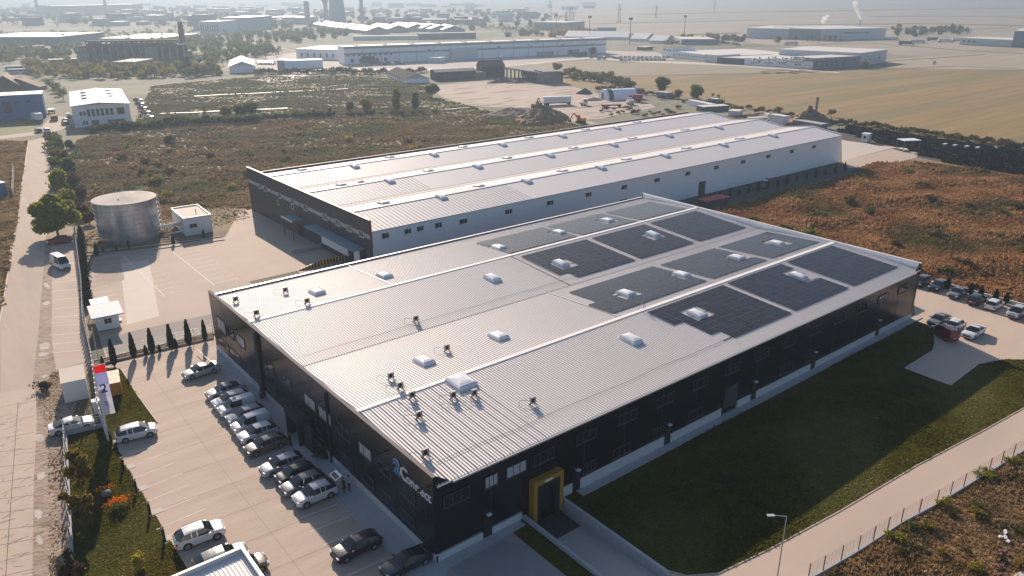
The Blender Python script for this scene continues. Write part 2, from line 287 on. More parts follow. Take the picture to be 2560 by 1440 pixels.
LAWN=[(88,-1.05)]+LAWN+[(15.1,-14),(15.1,0),(17,0),(17,-1.05)]
sheet('lawn',LAWN,.02,'lawn',False)
sheet('lawn_patch',[(7.9,-1.1),(9.9,0),(9.9,-32),(8.1,-32)],.02,'lawn',False)
lot=[G(*p)[:2] for p in [(2285,700),(2300,690),(2560,768),(3000,900),(3000,915),(2700,903),(2512,899),(2470,904),(2447,910),(2407,940),(2376,964),(2262,921),(2332,877),(2337,860),(2335,840),(2320,812),(2287,803)]]
sheet('side_car_park',lot,.006,'drive',False)
drv=[G(3100,800)[:2]]+[G(*p)[:2] for p in [(2700,960),(2560,1020),(2452,1080),(2290,1165),(2100,1278),(1920,1375),(1797,1434),(1717,1440),(1660,1425)]]+[(14.75,-14),(14.75,-22),(10.25,-22),(10.25,-34),(20,-40)]+[G(*p)[:2] for p in [(2057,1436),(2145,1381),(2252,1311),(2340,1264),(2560,1128),(2700,1040)]]+[G(3100,850)[:2]]
sheet('driveway',drv,.008,'drive',False)
X1=G(2700,1040)[:2];X2=G(2560,1128)[:2];XE=X1+(X1-X2)*6
sheet('dry_scrubland',[XE,X1]+[G(*p)[:2] for p in [(2560,1128),(2340,1264),(2252,1311),(2145,1381),(2057,1436)]]+[(17,-44),(10,-60),(40,-140),(300,-140),(300,-40)],-.01,'scrub_or',False)
sheet('yard_road',[(-12.8,63.3),(1.5,63.3),(1.6,57.2),(39,57.2),(39,70.4),(12,70.2),(1.5,70.6),(-8,71.2),(-12.4,70.5)],.004,mat('yard_asphalt',(.24,.22,.21),.9,c2=(.3,.275,.26),scale=.25,amt=.6,coords='World'),False)
sheet('yard_patch',[G(*p)[:2] for p in [(300,660),(372,650),(398,790),(318,812)]],.0035,'conc_new',False)
sheet('yard_patch',[G(*p)[:2] for p in [(232,650),(298,640),(312,700),(240,712)]],.0036,mat('stained_concrete',(.3,.235,.19),.9,c2=(.4,.32,.27),scale=.8,amt=.5,coords='World'),False)
# ------------------------------------------------------------- kerbs, lines
def strip(mb,a,b,w,z0,z1,m):
    a=np.array(a[:2]);b=np.array(b[:2]);d=b-a;l=np.linalg.norm(d);d/=l;n=np.array([-d[1],d[0]])*w/2
    mb.prism([a-n,b-n,b+n,a+n],z0,z1,m)
def polystrip(mb,pts,w,z0,z1,m):
    for a,b in zip(pts,pts[1:]): strip(mb,a,b,w,z0,z1,m)
k=MB()
polystrip(k,[(-2.55,-3.2),(-2.65,30),(-2.3,40),(-1.7,52)],.12,0,.1,'path');polystrip(k,[(17,-1.1),(90,-1.1)],.12,0,.1,'path')
polystrip(k,[G(*p) for p in [(1660,1425),(1717,1440),(1797,1434),(1920,1375),(2100,1278),(2290,1165),(2452,1080),(2560,1020)]],.12,0,.06,'drive')
polystrip(k,[G(*p) for p in [(2320,812),(2335,840),(2337,860),(2332,877),(2262,921),(2376,964),(2407,940),(2447,910),(2512,899),(2560,900)]],.12,0,.1,'conc_new')
polystrip(k,[G(*p) for p in [(304,925),(345,990),(394,1057)]],.12,0,.1,'conc_new')
polystrip(k,[G(*p) for p in [(125,345),(123,470),(118,580)]],.22,0,.08,'conc_new');polystrip(k,[G(*p) for p in [(71,352),(60,435),(54,464)]],.2,0,.08,'conc_new');polystrip(k,[G(*p) for p in [(41,577),(30,600),(15,720),(-5,830)]],.2,0,.08,'conc_new')
polystrip(k,[G(*p) for p in [(212,640),(400,622),(562,600)]],.18,0,.16,'conc_new');polystrip(k,[G(*p) for p in [(214,632),(400,612),(560,592)]],.18,0,.16,'conc_new');polystrip(k,[G(*p) for p in [(208,578),(222,700),(230,745)]],.15,0,.14,'conc_new')
k.build('kerb')['kind']='structure'
k=MB()
for i in range(17):
    y=3.3+2.5*i
    if y<50: strip(k,(-2.9,y),(-6.9,y+.25),.1,.004,.009,'line')
for i in range(14):
    y=5.5+2.55*i
    if y<40: strip(k,(-13.4+(0 if y<20 else 0),y),(-18.2,y-.3),.1,.004,.009,'line')
for c in range(3):
    for i in range(9): strip(k,(-9.4+9.6*c-.8,84+2.6*i),(-5.2+9.6*c-.8,84+2.6*i),.12,.004,.009,'line')
polystrip(k,[(.3,83),(.3,110)],.14,.004,.009,'line');polystrip(k,[(8.6,83),(8.6,108)],.14,.004,.009,'line')
for i in range(12): strip(k,G(132,640+22*i),G(200,634+22*i),.12,.006,.01,'line')
k.build('parking_marking')['kind']='structure'
# cracks and seams of the slab road
k=MB()
for i in range(12):
    a=G(0,1020+38*i+rng.uniform(-5,5));b=G(86,1006+38*i+rng.uniform(-5,5));strip(k,a,b,.05,0,.004,'seam')
strip(k,G(45,1005),G(10,1500),.06,0,.004,'seam')
for i in range(50):
    a=G(rng.uniform(0,85),rng.uniform(1010,1440));b=a+np.array([rng.uniform(-1.5,1.5),rng.uniform(-.6,.6),0]);strip(k,a,b,.05,0,.0045,'seam')
JM=mat('joint',(.26,.21,.18),.9)
for i in range(11): strip(k,(-2.8,3+5*i),(-18,3.6+5*i),.03,.004,.006,JM)
strip(k,(-10,-8),(-9.6,60),.03,.004,.006,JM)
k.build('road_crack')['kind']='structure'
k=MB()
for (px,py,w,l) in [(118,715,.45,2.0),(110,865,.9,1.6),(116,758,.7,.9),(108,885,.7,.8),(112,940,.5,.5),(100,1095,.6,1.0),(102,1190,.5,1.2),(96,1285,.4,1.0),(99,1350,.35,.9),(60,500,.4,2.4),(118,470,.7,.5)]:
    c=G(px,py);n=11;k.prism([(c[0]+w*math.cos(2*PI*i/n)*rng.uniform(.6,1.15),c[1]+l*math.sin(2*PI*i/n)*rng.uniform(.6,1.15)) for i in range(n)],.0,.006,'puddle')
k.build('patch')['kind']='structure'
# ============================================================= FRONT BUILDING
WA=56.8;LA=88.5;HPA=9.0;EV=8.05;RG=8.92;Q=WA/4
def zroof(y):
    t=(y/(2*Q))%1.0; return EV+(RG-EV)*(1-abs(t*2-1))
def GR(px,py):
    z=8.5
    for i in range(25): P=G(px,py,z);z=zroof(P[1])
    return P
def window(parent,ax,u0,u1,z0,z1,at,out,n=2,fm='framed',gm='glass',split=None,label=None):
    # ax 'y': wall in the plane y=at, u along x; ax 'x': wall in the plane x=at, u along y; out = -1/+1 outward
    def bx(mb,a0,a1,b0,b1,d0,d1,m):
        d0,d1=sorted((at+out*d0,at+out*d1))
        if ax=='y': mb.box(a0,d0,b0,a1,d1,b1,m)
        else: mb.box(d0,a0,b0,d1,a1,b1,m)
    f=MB();t=.07
    for a0,a1,b0,b1 in ((u0,u1,z0,z0+t),(u0,u1,z1-t,z1),(u0,u0+t,z0+t,z1-t),(u1-t,u1,z0+t,z1-t)): bx(f,a0,a1,b0,b1,.0,.07,fm)
    cuts=split or [k/n for k in range(1,n)]
    for c in cuts: bx(f,u0+(u1-u0)*c-t/2,u0+(u1-u0)*c+t/2,z0+t,z1-t,.0,.06,fm)
    bx(f,u0-.05,u1+.05,z0-.06,z0,.0,.12,fm)
    fo=f.build('window',parent)
    if label: fo['label']=label
    g=MB();bx(g,u0+t,u1-t,z0+t,z1-t,.004,.03,gm);g.build('pane',fo);return fo
A=empty('office_warehouse',(0,0,0),0,'near-black warehouse with a pale ribbed roof and a blue and white corner sign','warehouse')
w=MB()
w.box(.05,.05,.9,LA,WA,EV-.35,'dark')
w.prism([(0,0),(.35,0),(.35,WA),(0,WA)],.9,HPA,'dark')                       # left parapet wall
w.box(LA,-.0,.9,LA+.3,WA,HPA+.05,'dark')                                     # far parapet wall
for x0,x1,s in ((.35,1.9,1),(LA-1.6,LA,-1)):                                # sloped returns at both ends of the eave
    a=(x0,HPA) if s>0 else (x1,HPA+.05);b=(x1,EV-.2) if s>0 else (x0,EV-.2)
    vs=[(a[0],0,EV-.4),(b[0],0,EV-.4),(b[0],0,b[1]),(a[0],0,a[1]),(a[0],.12,EV-.4),(b[0],.12,EV-.4),(b[0],.12,b[1]),(a[0],.12,a[1])]
    w.add(vs,[(0,1,2,3),(5,4,7,6),(1,5,6,2),(3,2,6,7)],'dark')
w.box(.35,WA-.25,EV-.4,LA,WA,EV+.25,'dark')
w.box(.35,0,EV-.4,LA,.05,EV-.2,'dark')
for i in range(15):                                                          # panel joints
    x=5.9*i+.3
    if x>1: w.box(x,-.012,.9,x+.04,.0,EV-.2,'framed')
for i in range(10): y=5.6*i+1.4; w.box(-.012,y,.9,0,y+.04,HPA,'framed')
w.build('wall',A)
p=MB()
for x0,x1,z in ((0,5.2,.75),(6.2,9.9,.75),(15.1,16.5,1.2),(17.6,30.5,1.25),(31.6,40.8,1.1),(44,46.7,1.0),(47.8,60.2,1.0),(61.3,77.4,.95),(78.6,LA,.9)): p.box(x0,-.04,0,x1,.2,z,'plinth')
p.box(-.04,-.04,0,.2,WA,.9,'plinth');p.box(LA-.2,.2,0,LA+.04,WA,.9,'plinth');p.box(.2,WA-.2,0,LA-.2,WA,.9,'plinth')
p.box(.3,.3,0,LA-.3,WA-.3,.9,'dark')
p.build('plinth',A)
# roof: four ribbed slopes
M['rib_shade']=mat('rib_shade_strip',(.46,.435,.43),.7,c2=(.36,.34,.335),scale=.4,amt=.6,coords='World')
r=MB()
for s in range(4):
    y0,y1=Q*s,Q*(s+1);z0,z1=(EV,RG) if s%2==0 else (RG,EV)
    ys=-.15 if s==0 else y0;zs=z0
    vs=[(.35,ys,zs),(LA,ys,zs),(LA,y1,z1),(.35,y1,z1),(.35,ys,zs-.18),(LA,ys,zs-.18),(LA,y1,z1-.18),(.35,y1,z1-.18)]
    r.add(vs,[(0,1,2,3),(7,6,5,4),(0,4,5,1)],'roof')
    pitch=.34;n=int((LA-.6)/pitch)
    for i in range(n):
        x=.6+pitch*i;h=.085;ww=.022
        if x<13.2 and s==0 and i%3==0: h=.13;ww=.035
        a,b=ys+.02,y1-.02;za,zb=zs+.001,z1-(z1-zs)*.002
        vs=[(x-ww,a,za),(x+ww,a,za),(x+ww*.5,a,za+h),(x-ww*.5,a,za+h),(x-ww,b,zb),(x+ww,b,zb),(x+ww*.5,b,zb+h),(x-ww*.5,b,zb+h)]
        r.add(vs,[(0,1,2,3),(3,2,6,7),(1,5,6,2),(0,3,7,4)],'roof')
        g=ww+.062;r.add([(x-g,a,za+.004),(x-ww,a,za+.004),(x-ww,b,zb+.004),(x-g,b,zb+.004)],[(0,1,2,3)],'rib_shade')  # shade of the rib, painted as a darker strip away from the sun
ro=r.build('roof',A)
c=MB()
for s in (1,3): c.prism([(.3,Q*s-.28),(LA+.05,Q*s-.28),(LA+.05,Q*s+.28),(.3,Q*s+.28)],RG-.02,RG+.085,'roof')
c.build('ridge_cap',ro)
c=MB();c.box(.35,2*Q-.14,EV-.02,LA,2*Q+.14,EV+.012,'seam');c.build('valley_gutter',ro)
for x,s in ((42.2,2),(21.3,3),(38.0,1)):
    c=MB();y0,y1=Q*s+.15,Q*(s+1)-.15
    za,zb=zroof(y0),zroof(y1)
    c.add([(x-.12,y0,za+.07),(x+.12,y0,za+.07),(x+.12,y1,zb+.07),(x-.12,y1,zb+.07)],[(0,1,2,3)],'seam' if s==2 else 'trim')
    c.add([(x+.15,y0,za+.075),(x+.22,y0,za+.075),(x+.22,y1,zb+.075),(x+.15,y1,zb+.075)],[(0,1,2,3)],'seam');c.build('roof_seam',ro)
c=MB();c.box(-.04,-.04,HPA,.37,WA+.02,HPA+.03,mat('cap_dull',(.22,.205,.21),.85,spec=.1));c.box(LA-.06,-.02,HPA+.05,LA+.36,WA+.02,HPA+.1,'trim')
c.box(.42,WA-.32,EV+.25,LA-.06,WA+.06,EV+.3,'trim')
c.build('parapet_cap',A)
c=MB();c.box(LA-.05,.3,EV-.1,LA-.002,WA-.3,HPA+.04,'white')
for i in range(12): y=3+4.6*i; c.box(LA-.14,y,zroof(y)+.02,LA-.05,y+.1,HPA,'white')
c.build('parapet_lining',A)
for y in (2.6,30.4):
    c=MB()
    for i in range(17): x=2+5*i;c.tube((x,y+.15*math.sin(i*2.3),zroof(y)+.12),(x+5,y+.15*math.sin((i+1)*2.3),zroof(y)+.12),.018,n=4,m='seam',cap=False)
    c.build('roof_wire',ro)
c=MB();c.box(1.9,-.36,EV-.2,LA-1.6,-.16,EV-.03,'gutter');c.build('gutter',A)
# windows
UW=[(1.0,3.8),(5.5,7.0),(8.0,10.4),(11.3,13.9)]+[(16.9+5.97*i,19.6+5.97*i) for i in range(12)]
for i,(a,b) in enumerate(UW): window(A,'y',a,b,5.35 if i<4 else 5.45,6.6,0,-1,n=3,gm='glassb' if i in(1,2) else 'glass',label='window with pale blinds' if i in(1,2) else None)
for a,b in ((17.9,19.7),(22.3,24.9),(28.5,30.3),(34.5,37.1),(52.7,55.6),(58.5,60.0)): window(A,'y',a,b,1.6,2.75,0,-1,n=3)
LY=[(51.3,54.5,4.1,6.0),(48.0,50.6,4.6,6.0),(44.3,47.0,4.6,6.0),(34.8,38.1,4.4,6.0),(29.8,32.3,4.8,6.0),(23.4,26.2,4.8,6.1),(19.6,22.6,4.8,6.1),(15.5,18.0,4.8,6.1),(11.0,13.5,4.8,6.1),(7.2,9.7,4.8,6.1),(3.1,5.8,4.4,6.0)]
for i,(a,b,z0,z1) in enumerate(LY): window(A,'x',a,b,z0,z1,0,-1,n=2,gm='glassb' if i in(0,2,5,6,8) else 'glass',split=[.62])  # pale panes here: bright reflections painted into the glass colour
for a,b in ((51,55.2),(46.9,50.8),(35.2,38.4),(30,32.4),(22.5,24.2),(15.4,17.8),(10.9,13.3),(7.1,9.6),(3.3,5.8)): window(A,'x',a,b,1.7,2.7,0,-1,n=2)
for x in (5.3,16.6,30.6,46.8,60.3,77.5):
    d=MB();d.box(x,-.05,.0,x+.95,.25,2.2,'black');d.build('door',A)
    l=MB();l.box(x+.3,-.35,2.5,x+.75,-.01,2.62,'lampw');l.build('wall_lamp',A)
for y in (45,33.5,21,8.4,1.2):
    l=MB();l.box(-.5,y,7.3,0,y+.06,7.36,'black');l.box(-.75,y-.12,7.26,-.5,y+.2,7.38,'black');l.build('floodlight',A)
d=MB();d.box(41.1,-.06,.9,43.7,-.02,3.6,'framed');d.build('roller_door',A)
# entrance on the left side
e=MB();e.box(-1.5,25.4,0,-.01,25.6,3.0,'black');e.box(-1.5,28.6,0,-.01,28.8,3.0,'black');e.box(-1.6,25.3,3.0,-.01,28.9,3.2,'black');e.build('entrance_canopy',A)
e=MB();e.box(-.08,25.8,.05,-.012,28.4,2.8,'glass');e.build('entrance_door',A)
e=MB();e.tube((-.15,20.3,.1),(-.15,20.3,8.6),.12,m='black');e.box(-.3,38.9,0.1,0-.012,39.9,8.6,'black');e.build('downpipe',A)
# dock shelter
dk=empty('dock_shelter');dk.parent=A
f=MB();f.box(10.75,-.8,-.6,11.2,-.01,4.05,'yellow');f.box(14.1,-.8,-.6,14.55,-.01,4.05,'yellow');f.box(11.2,-.8,3.55,14.1,-.01,4.05,'yellow');f.build('shelter_frame',dk)
f=MB();f.box(11.2,-.72,-.2,11.75,-.05,3.55,'black');f.box(13.55,-.72,-.2,14.1,-.05,3.55,'black');f.box(11.75,-.72,2.8,13.55,-.05,3.55,'black');f.box(11.75,-.06,-.2,13.55,-.03,2.8,'black');f.build('seal_curtain',dk)
f=MB();f.box(12.1,-.82,3.62,13.1,-.805,3.86,'signwhite');f.build('dock_sign',dk)

for x in (11.3,13.6): f=MB();f.box(x,-1.3,-1.0,x+.4,-.5,-.25,'black');f.build('buffer',dk)
rp=MB()    # ramp floor sunk below the lawn and its two walls
rp.add([(10.25,0,-1.25),(14.75,0,-1.25),(14.75,-3.2,-1.25),(10.25,-3.2,-1.25)],[(3,2,1,0)],'asphalt')
rp.add([(10.25,-3.2,-1.25),(14.75,-3.2,-1.25),(14.75,-22,.0),(10.25,-22,.0)],[(3,2,1,0)],'conc_new')
o=rp.build('ramp');o['kind']='structure'
for nm,x0,x1,y1,lb in (('retaining_wall',9.9,10.25,-22,'long concrete wall on the left edge of the sunken loading ramp'),('retaining_wall',14.75,15.1,-14,'concrete wall between the sunken loading ramp and the big shaded lawn')):
    rp=MB();rp.box(x0,y1,-1.4,x1,-.05,.38,'path');tag(rp.build(nm),lb,'wall','retaining walls beside the ramp of the dark building')
# the sign
def text(s,size,ext,m,parent,mtx,name,bold=0,shear=0,sp=1.0):
    cu=bpy.data.curves.new(name,'FONT');cu.body=s;cu.size=size;cu.extrude=ext;cu.offset=bold;cu.shear=shear;cu.space_character=sp;cu.materials.append(M[m])
    o=bpy.data.objects.new('tmp',cu);COL.objects.link(o);bpy.context.view_layer.update()
    me=bpy.data.meshes.new_from_object(o.evaluated_get(bpy.context.evaluated_depsgraph_get()));bpy.data.objects.remove(o)
    q=obj_from(name,me,parent);q.matrix_local=mtx;return q
def left_wall(y,z,x=-.1): return Matrix(((0,0,-1,x),(-1,0,0,y),(0,1,0,z),(0,0,0,1)))
sg=empty('sign');sg.parent=A
text('2',1.95,.06,'signwhite',sg,left_wall(6.52,6.32,-.07),'digit_outline',bold=.1)
text('2',1.95,.09,'signblue',sg,left_wall(6.5,6.34,-.1),'digit',bold=.055)
text('C',1.95,.07,'signwhite',sg,left_wall(5.35,6.3),'letter')
for i,(ch,yy) in enumerate(zip('onnect',(4.3,3.55,2.75,1.97,1.28,.68))): text(ch,1.42,.06,'signwhite',sg,left_wall(yy,6.3),'letter')
# skylights
def skylight(par,x,y,zf,lx,ly,slope,h=.32):
    a=zf(y-ly/2);b=zf(y+ly/2);c=MB()
    def ring(sx,sy,dz): return [(x-sx,y-sy,a+(b-a)*(.5-sy/ly)+dz),(x+sx,y-sy,a+(b-a)*(.5-sy/ly)+dz),(x+sx,y+sy,a+(b-a)*(.5+sy/ly)+dz),(x-sx,y+sy,a+(b-a)*(.5+sy/ly)+dz)]
    X,Y=lx/2,ly/2
    c.add(ring(X+.1,Y+.1,.0)+ring(X,Y,h),[(0,1,5,4),(1,2,6,5),(2,3,7,6),(3,0,4,7)],'curb')
    co=c.build('skylight',par)
    d=MB();vs=[];
    for f,dz in ((1.03,h),(1.02,h+.07),(.86,h+.17),(.55,h+.25),(.2,h+.28)): vs+=ring(X*f,Y*f,dz)
    fs=[(4*k+i,4*k+(i+1)%4,4*k+4+(i+1)%4,4*k+4+i) for k in range(4) for i in range(4)]+[(16,17,18,19)]
    d.add(vs,fs,'dome');d.build('dome',co);return co
SK=[(11.8,47.3,0),(22.5,47.3,0),(22.8,36.6,0) ,(34.3,36.6,0),(22.5,19.9,0),(11.8,19.8,0),(34.3,9.1,0),(46.6,9.1,0),(69.6,9.0,0),(45.0,20.1,0),(57.0,20.3,0),(69.8,19.9,0),(81.3,20.4,0),(46.6,35.4,0),(69.1,36.6,0),(43.8,47.3,0),(57.2,47.5,0),(69.1,47.6,0)]
SK.pop(2)
for x,y,_ in SK: skylight(A,x,y,zroof,1.5,2.3,0)
skylight(A,11.9,12.6,zroof,2.3,2.6,0)
# solar arrays
pvm=MB();pvm.box(.03,.03,0,.845,1.03,.035,'pv');pvm.box(.875,.03,0,1.69,1.03,.035,'pv');pvm.box(0,0,-.01,1.72,1.06,.028,'pvf');PVM=pvm.mesh('solar_panel')
ARR=[((41.7,57.5),(2.3,13.3)),((58.6,71.9),(2.4,13.4)),((73.3,86.3),(2.4,13.4)),((38.0,57.3),(15.9,26.2)),((58.7,72.0),(15.9,25.9)),((73.2,86.8),(15.9,25.9)),
     ((43.4,57.6),(30.0,41.2)),((58.8,72.0),(30.0,41.2)),((73.4,86.4),(30.0,41.2)),((43.0,57.6),(43.4,52.6)),((58.8,72.4),(43.4,52.6)),((73.6,86.2),(43.4,52.6))]
rown=['front slope nearest the lawn','third slope from the lawn, along the pale ridge','second dark slope behind the valley','far slope beside the rear building'];rown=['roof slope nearest the lawn','pale roof slope behind the front ridge','dark roof slope beyond the valley gutter','roof slope nearest the rear building']
pos=['nearest the sign end','in the middle of its slope','at the far end of the roof']
for k,((x0,x1),(y0,y1)) in enumerate(ARR):
    zl=zroof(y0);sl=(zroof(y1)-zroof(y0))/(y1-y0);ang=math.atan(sl)
    a=empty('solar_array',(x0,y0,zl+.14),0,'solar array, %s, %s'%(rown[k//3],pos[k%3]),'solar array','solar arrays on the ribbed roof')
    nx=round((x1-x0)/1.75);ny=round((y1-y0)/1.09);sx_=(x1-x0)/nx/1.75;sy_=(y1-y0)/ny/1.09
    rl=MB()
    for j in range(ny):
        yy=j*1.09+.5
    for i in range(nx):
        for j in range(ny):
            x=i*1.75*sx_;y=j*1.09*sy_
            cx,cy=x0+x+.87,y0+y+.53
            if any(abs(cx-sx)<1.7 and abs(cy-sy)<1.75 for sx,sy,_ in SK): continue
            if k==0 and ((i<1 and j<6) or (i<2 and j<2)): continue
            if k==3 and (i<1 and j>3): continue
            if k==6 and ((i<1 and j<2)): continue
            o=obj_from('panel',PVM,a,(x,y*math.cos(ang),y*sl));o.rotation_euler=(ang,0,0);o.scale=(sx_,sy_,1)
    for j in range(0,ny,2): rl.box(1.9,j*1.09+.3,j*1.09*sl-.14,x1-x0-.1,j*1.09+.36,j*1.09*sl-.03,'pvf')
    rl.build('rail',a)
# air conditioning units
M['accase']=mat('unit_casing',(.33,.325,.32),.6)
def make_ac():
    t=empty('air_conditioner')
    b=MB();b.box(-.42,-.16,.35,.42,.16,1.05,'accase');b.box(-.05,-.165,.4,.0,-.16,1.0,'black');b.build('casing',t)
    b=MB();b.tube((-.1,-.2,.67),(-.1,-.185,.67),.27,n=14,m='black');b.build('fan_grille',t)
    b=MB()
    for sx in (-.38,.38): b.box(sx-.04,-.4,0,sx+.04,.4,.06,'black');b.box(sx-.03,-.06,.06,sx+.03,.06,.35,'black')
    b.box(-.75,-.03,.2,.75,.03,.26,'black');b.build('stand',t)
    b=MB();pts=[(-1.9,.5,0),(-1.9,.5,.75),(-1.8,.5,.9),(-1.55,.45,.88),(-.45,.1,.6)]
    for p,q in zip(pts,pts[1:]): b.tube(p,q,.022,n=5,m='black')
    pts=[(-.4,-.1,.4),(-.6,-1.0,.1),(-.9,-1.6,.08),(-1.9,.4,.05)]
    for p,q in zip(pts,pts[1:]): b.tube(p,q,.016,n=5,m='black')
    b.build('pipe',t);return t
AC=[(1.9,51.4),(1.9,43.9),(8.5,50.3),(8.7,43.6),(17.6,30.8),(15.4,20.5),(6.6,18.2),(6.1,15.4),(6.0,12.9),(9.4,10.5),(11.4,9.6),(4.6,9.4),(1.8,3.9),(15.4,5.0)]
ACL=['air conditioner in the far left corner of the white roof slope','air conditioner by the left parapet, on the upper ridge of the bright slope','air conditioner right of the corner one, near the far eave','air conditioner standing next to the first skylight by the ridge','lone air conditioner on the grey slope near the valley gutter','air conditioner between the two skylights of the glaring middle slope','air conditioner on the glaring slope just above the front ridge pair','upper unit of the pair straddling the front ridge','lower unit of the pair straddling the front ridge','air conditioner left of the twin below the big ridge skylight','air conditioner right of its twin below the big ridge skylight','air conditioner alone in the middle of the bold-ribbed roof panel','air conditioner at the roof corner right above the sign','air conditioner alone on the front slope right of the bold-ribbed panel']
ac0=make_ac()
for i,((x,y),lb) in enumerate(zip(AC,ACL)):
    o=ac0 if i==0 else copy_tree(ac0);o.location=(x,y,zroof(y)+.06);o.scale=(.78,.78,.85);o.rotation_euler=(0,0,0);tag(o,'grey '+lb,'air conditioner','air conditioners on the ribbed roof')
t=MB()
for a in range(3): t.tube((41.9+.6*math.cos(a*2.1),14.2+.6*math.sin(a*2.1),9),(41.9,14.2,10.3),.03,n=5,m='metal')
t.tube((41.9,14.2,9.9),(41.9,14.2,11.2),.03,n=5,m='metal')
for z,rr in ((9.4,.45),(9.8,.25)): t.tube((41.9-rr,14.2,z),(41.9+rr,14.2,z),.02,n=4,m='metal')
tag(t.build('antenna_mast'),'small tripod antenna mast on the front ridge beside the solar panels','antenna')

# ============================================================= REAR BUILDING
M['valley']=mat('valley_strip',(.36,.34,.335),.8,c2=(.44,.42,.41),scale=.2,amt=.5)
XB=32.9;YB=70.7;WB=57.9;LB=158.2;HB=10.1;EB=8.05;RB=9.35;QB=WB/6
def zroofB(y):
    t=((y-YB)/(2*QB))%1.0; return EB+(RB-EB)*(1-abs(t*2-1))
B=empty('rear_warehouse',(XB,YB,0),0,'very long white-walled warehouse with three shallow roof ridges and a charcoal front','warehouse')
w=MB();w.box(.3,0,0,LB,WB,EB-.02,'white')
for i in range(3):
    y0=2*QB*i;w.add([(LB-.0,y0,EB-.02),(LB-.0,y0+2*QB,EB-.02),(LB-.0,y0+QB,RB+.1),(LB-.3,y0,EB-.02),(LB-.3,y0+2*QB,EB-.02),(LB-.3,y0+QB,RB+.1)],[(0,1,2),(5,4,3),(0,2,5,3),(2,1,4,5)],'white')
w.build('wall',B)
w=MB();w.box(-.05,-.1,0,.28,WB+.1,6.55,'darkB');w.box(-.03,-.1,6.55,.28,WB+.1,7.35,'lightband');w.box(-.05,-.1,7.35,.28,WB+.1,HB,'darkB');w.build('front_wall',B)
w=MB();w.box(-.1,-.18,4.9,.32,-.1,HB+.05,'red');w.box(-.1,-.18,HB,.32,WB+.15,HB+.08,'red')
for y in (15.6,29.5,44.2): w.box(-.09,y,3.5,-.05,y+.14,HB,'red')
w.build('red_trim',B)
r=MB()
for s in range(6):
    y0,y1=QB*s,QB*(s+1);z0,z1=(EB,RB) if s%2==0 else (RB,EB);ys=-.2 if s==0 else y0
    r.add([(.3,ys,z0),(LB+.1,ys,z0),(LB+.1,y1,z1),(.3,y1,z1),(.3,ys,z0-.15),(LB+.1,ys,z0-.15)],[(0,1,2,3),(0,4,5,1)],'roofB')
    for i in range(int(LB/.9)):
        x=.7+.9*i
        if x>38-6*s: break
        r.add([(x-.05,ys,z0+.002),(x+.05,ys,z0+.002),(x,ys,z0+.06),(x-.05,y1,z1),(x+.05,y1,z1),(x,y1,z1+.055)],[(1,4,5,2),(0,2,5,3)],'roofB')
rB=r.build('roof',B)
c=MB()
for s in (1,3,5): c.box(.3,QB*s-.35,RB-.02,LB+.1,QB*s+.35,RB+.07,'roofB')
c.build('ridge_cap',rB)
c=MB()
sl=(RB-EB)/QB
for s in (2,4):
    y=QB*s;c.add([(.35,y-2.0,EB+2.0*sl+.07),(LB,y-2.0,EB+2.0*sl+.07),(LB,y,EB+.07),(.35,y,EB+.07),(.35,y+.5,EB+.5*sl+.07),(LB,y+.5,EB+.5*sl+.07)],[(0,3,2,1)[::-1],(3,2,5,4)],'valley')
c.build('valley_gutter',rB)
c=MB();c.box(.3,WB-.1,EB-.2,LB,WB+.2,EB+.5,mat('brown_parapet',(.05,.035,.035),.6));c.box(.3,WB-.14,EB+.5,LB,WB+.24,EB+.55,'gutter')
for i in range(3):
    for a,b in ((0,1),(2,1)):
        y0,y1=QB*(2*i+a),QB*(2*i+b);z0,z1=EB+.25,RB+.3
        c.add([(LB-.1,y0,z0-.3),(LB+.3,y0,z0-.3),(LB+.3,y0,z0),(LB-.1,y0,z0),(LB-.1,y1,z1-.3),(LB+.3,y1,z1-.3),(LB+.3,y1,z1),(LB-.1,y1,z1)],[(0,1,2,3),(3,2,6,7),(0,3,7,4),(2,1,5,6),(7,6,5,4)],'farw')
c.build('parapet',B)
for a,b,z0,z1 in [(2.3,3.8,6.2,7.3),(7.0,8.5,6.2,7.2),(9.7,11.2,6.2,7.2),(13.7,15.3,6.1,7.15),(13.7,15.2,2.2,3.3)]+[(19.3+11.2*i,21.2+11.2*i,5.85,6.85) for i in range(12)]: window(B,'y',a,b,z0,z1,0,-1,n=2,fm='frame',split=[.6])
for a,b in ((63.7,66.3),(92.2,94.8)): d=MB();d.box(a,-.06,.0,b,-.01,3.5,'framed');d.build('roller_door',B)
for a,b in ((50.2,51.3),(46.8,48.4),(39.0,40.4),(32.4,33.8),(25.8,27.6),(16.9,18.9),(11.6,13.4),(7.0,8.7),(2.2,4.0)): window(B,'x',a,b,6.35,7.5,-.05,-1,n=2,fm='frame')
for a,b,z in ((32.8,33.9,5.2),(40.5,41.2,4.6)): window(B,'x',a,b,z,z+1,-.05,-1,n=1,fm='frame')
SB=[(43.1,83.6),(54,79.3),(66,83),(76.3,79.3),(89.8,82.6),(98.7,79),(111.1,82.6),(121.5,79.1),(134,82.6),(145,79),(157,82.4),(168,79)]
SB+=[(43.6,102.6),(48,101.8),(53.2,98.4),(66.1,102.9),(77.1,98.4),(89.6,103),(99.4,98),(111.2,101.9),(122.3,98),(134,101.9),(145,98),(157,101.9),(168,98)]
SB+=[(43.6,122.4),(54.7,117.3),(67.2,122.4),(77.1,117.3),(89.5,122.1),(99.2,117.2),(112.4,121.8),(120.9,117),(134.3,121.4),(143.3,117),(157,121.4)]
for x,y in SB:
    c=skylight(B,x-XB,y-YB,lambda yy:zroofB(yy+YB),1.5 if (x,y)!=(48,101.8) else 1,2.3 if (x,y)!=(48,101.8) else 1.1,0,.24)
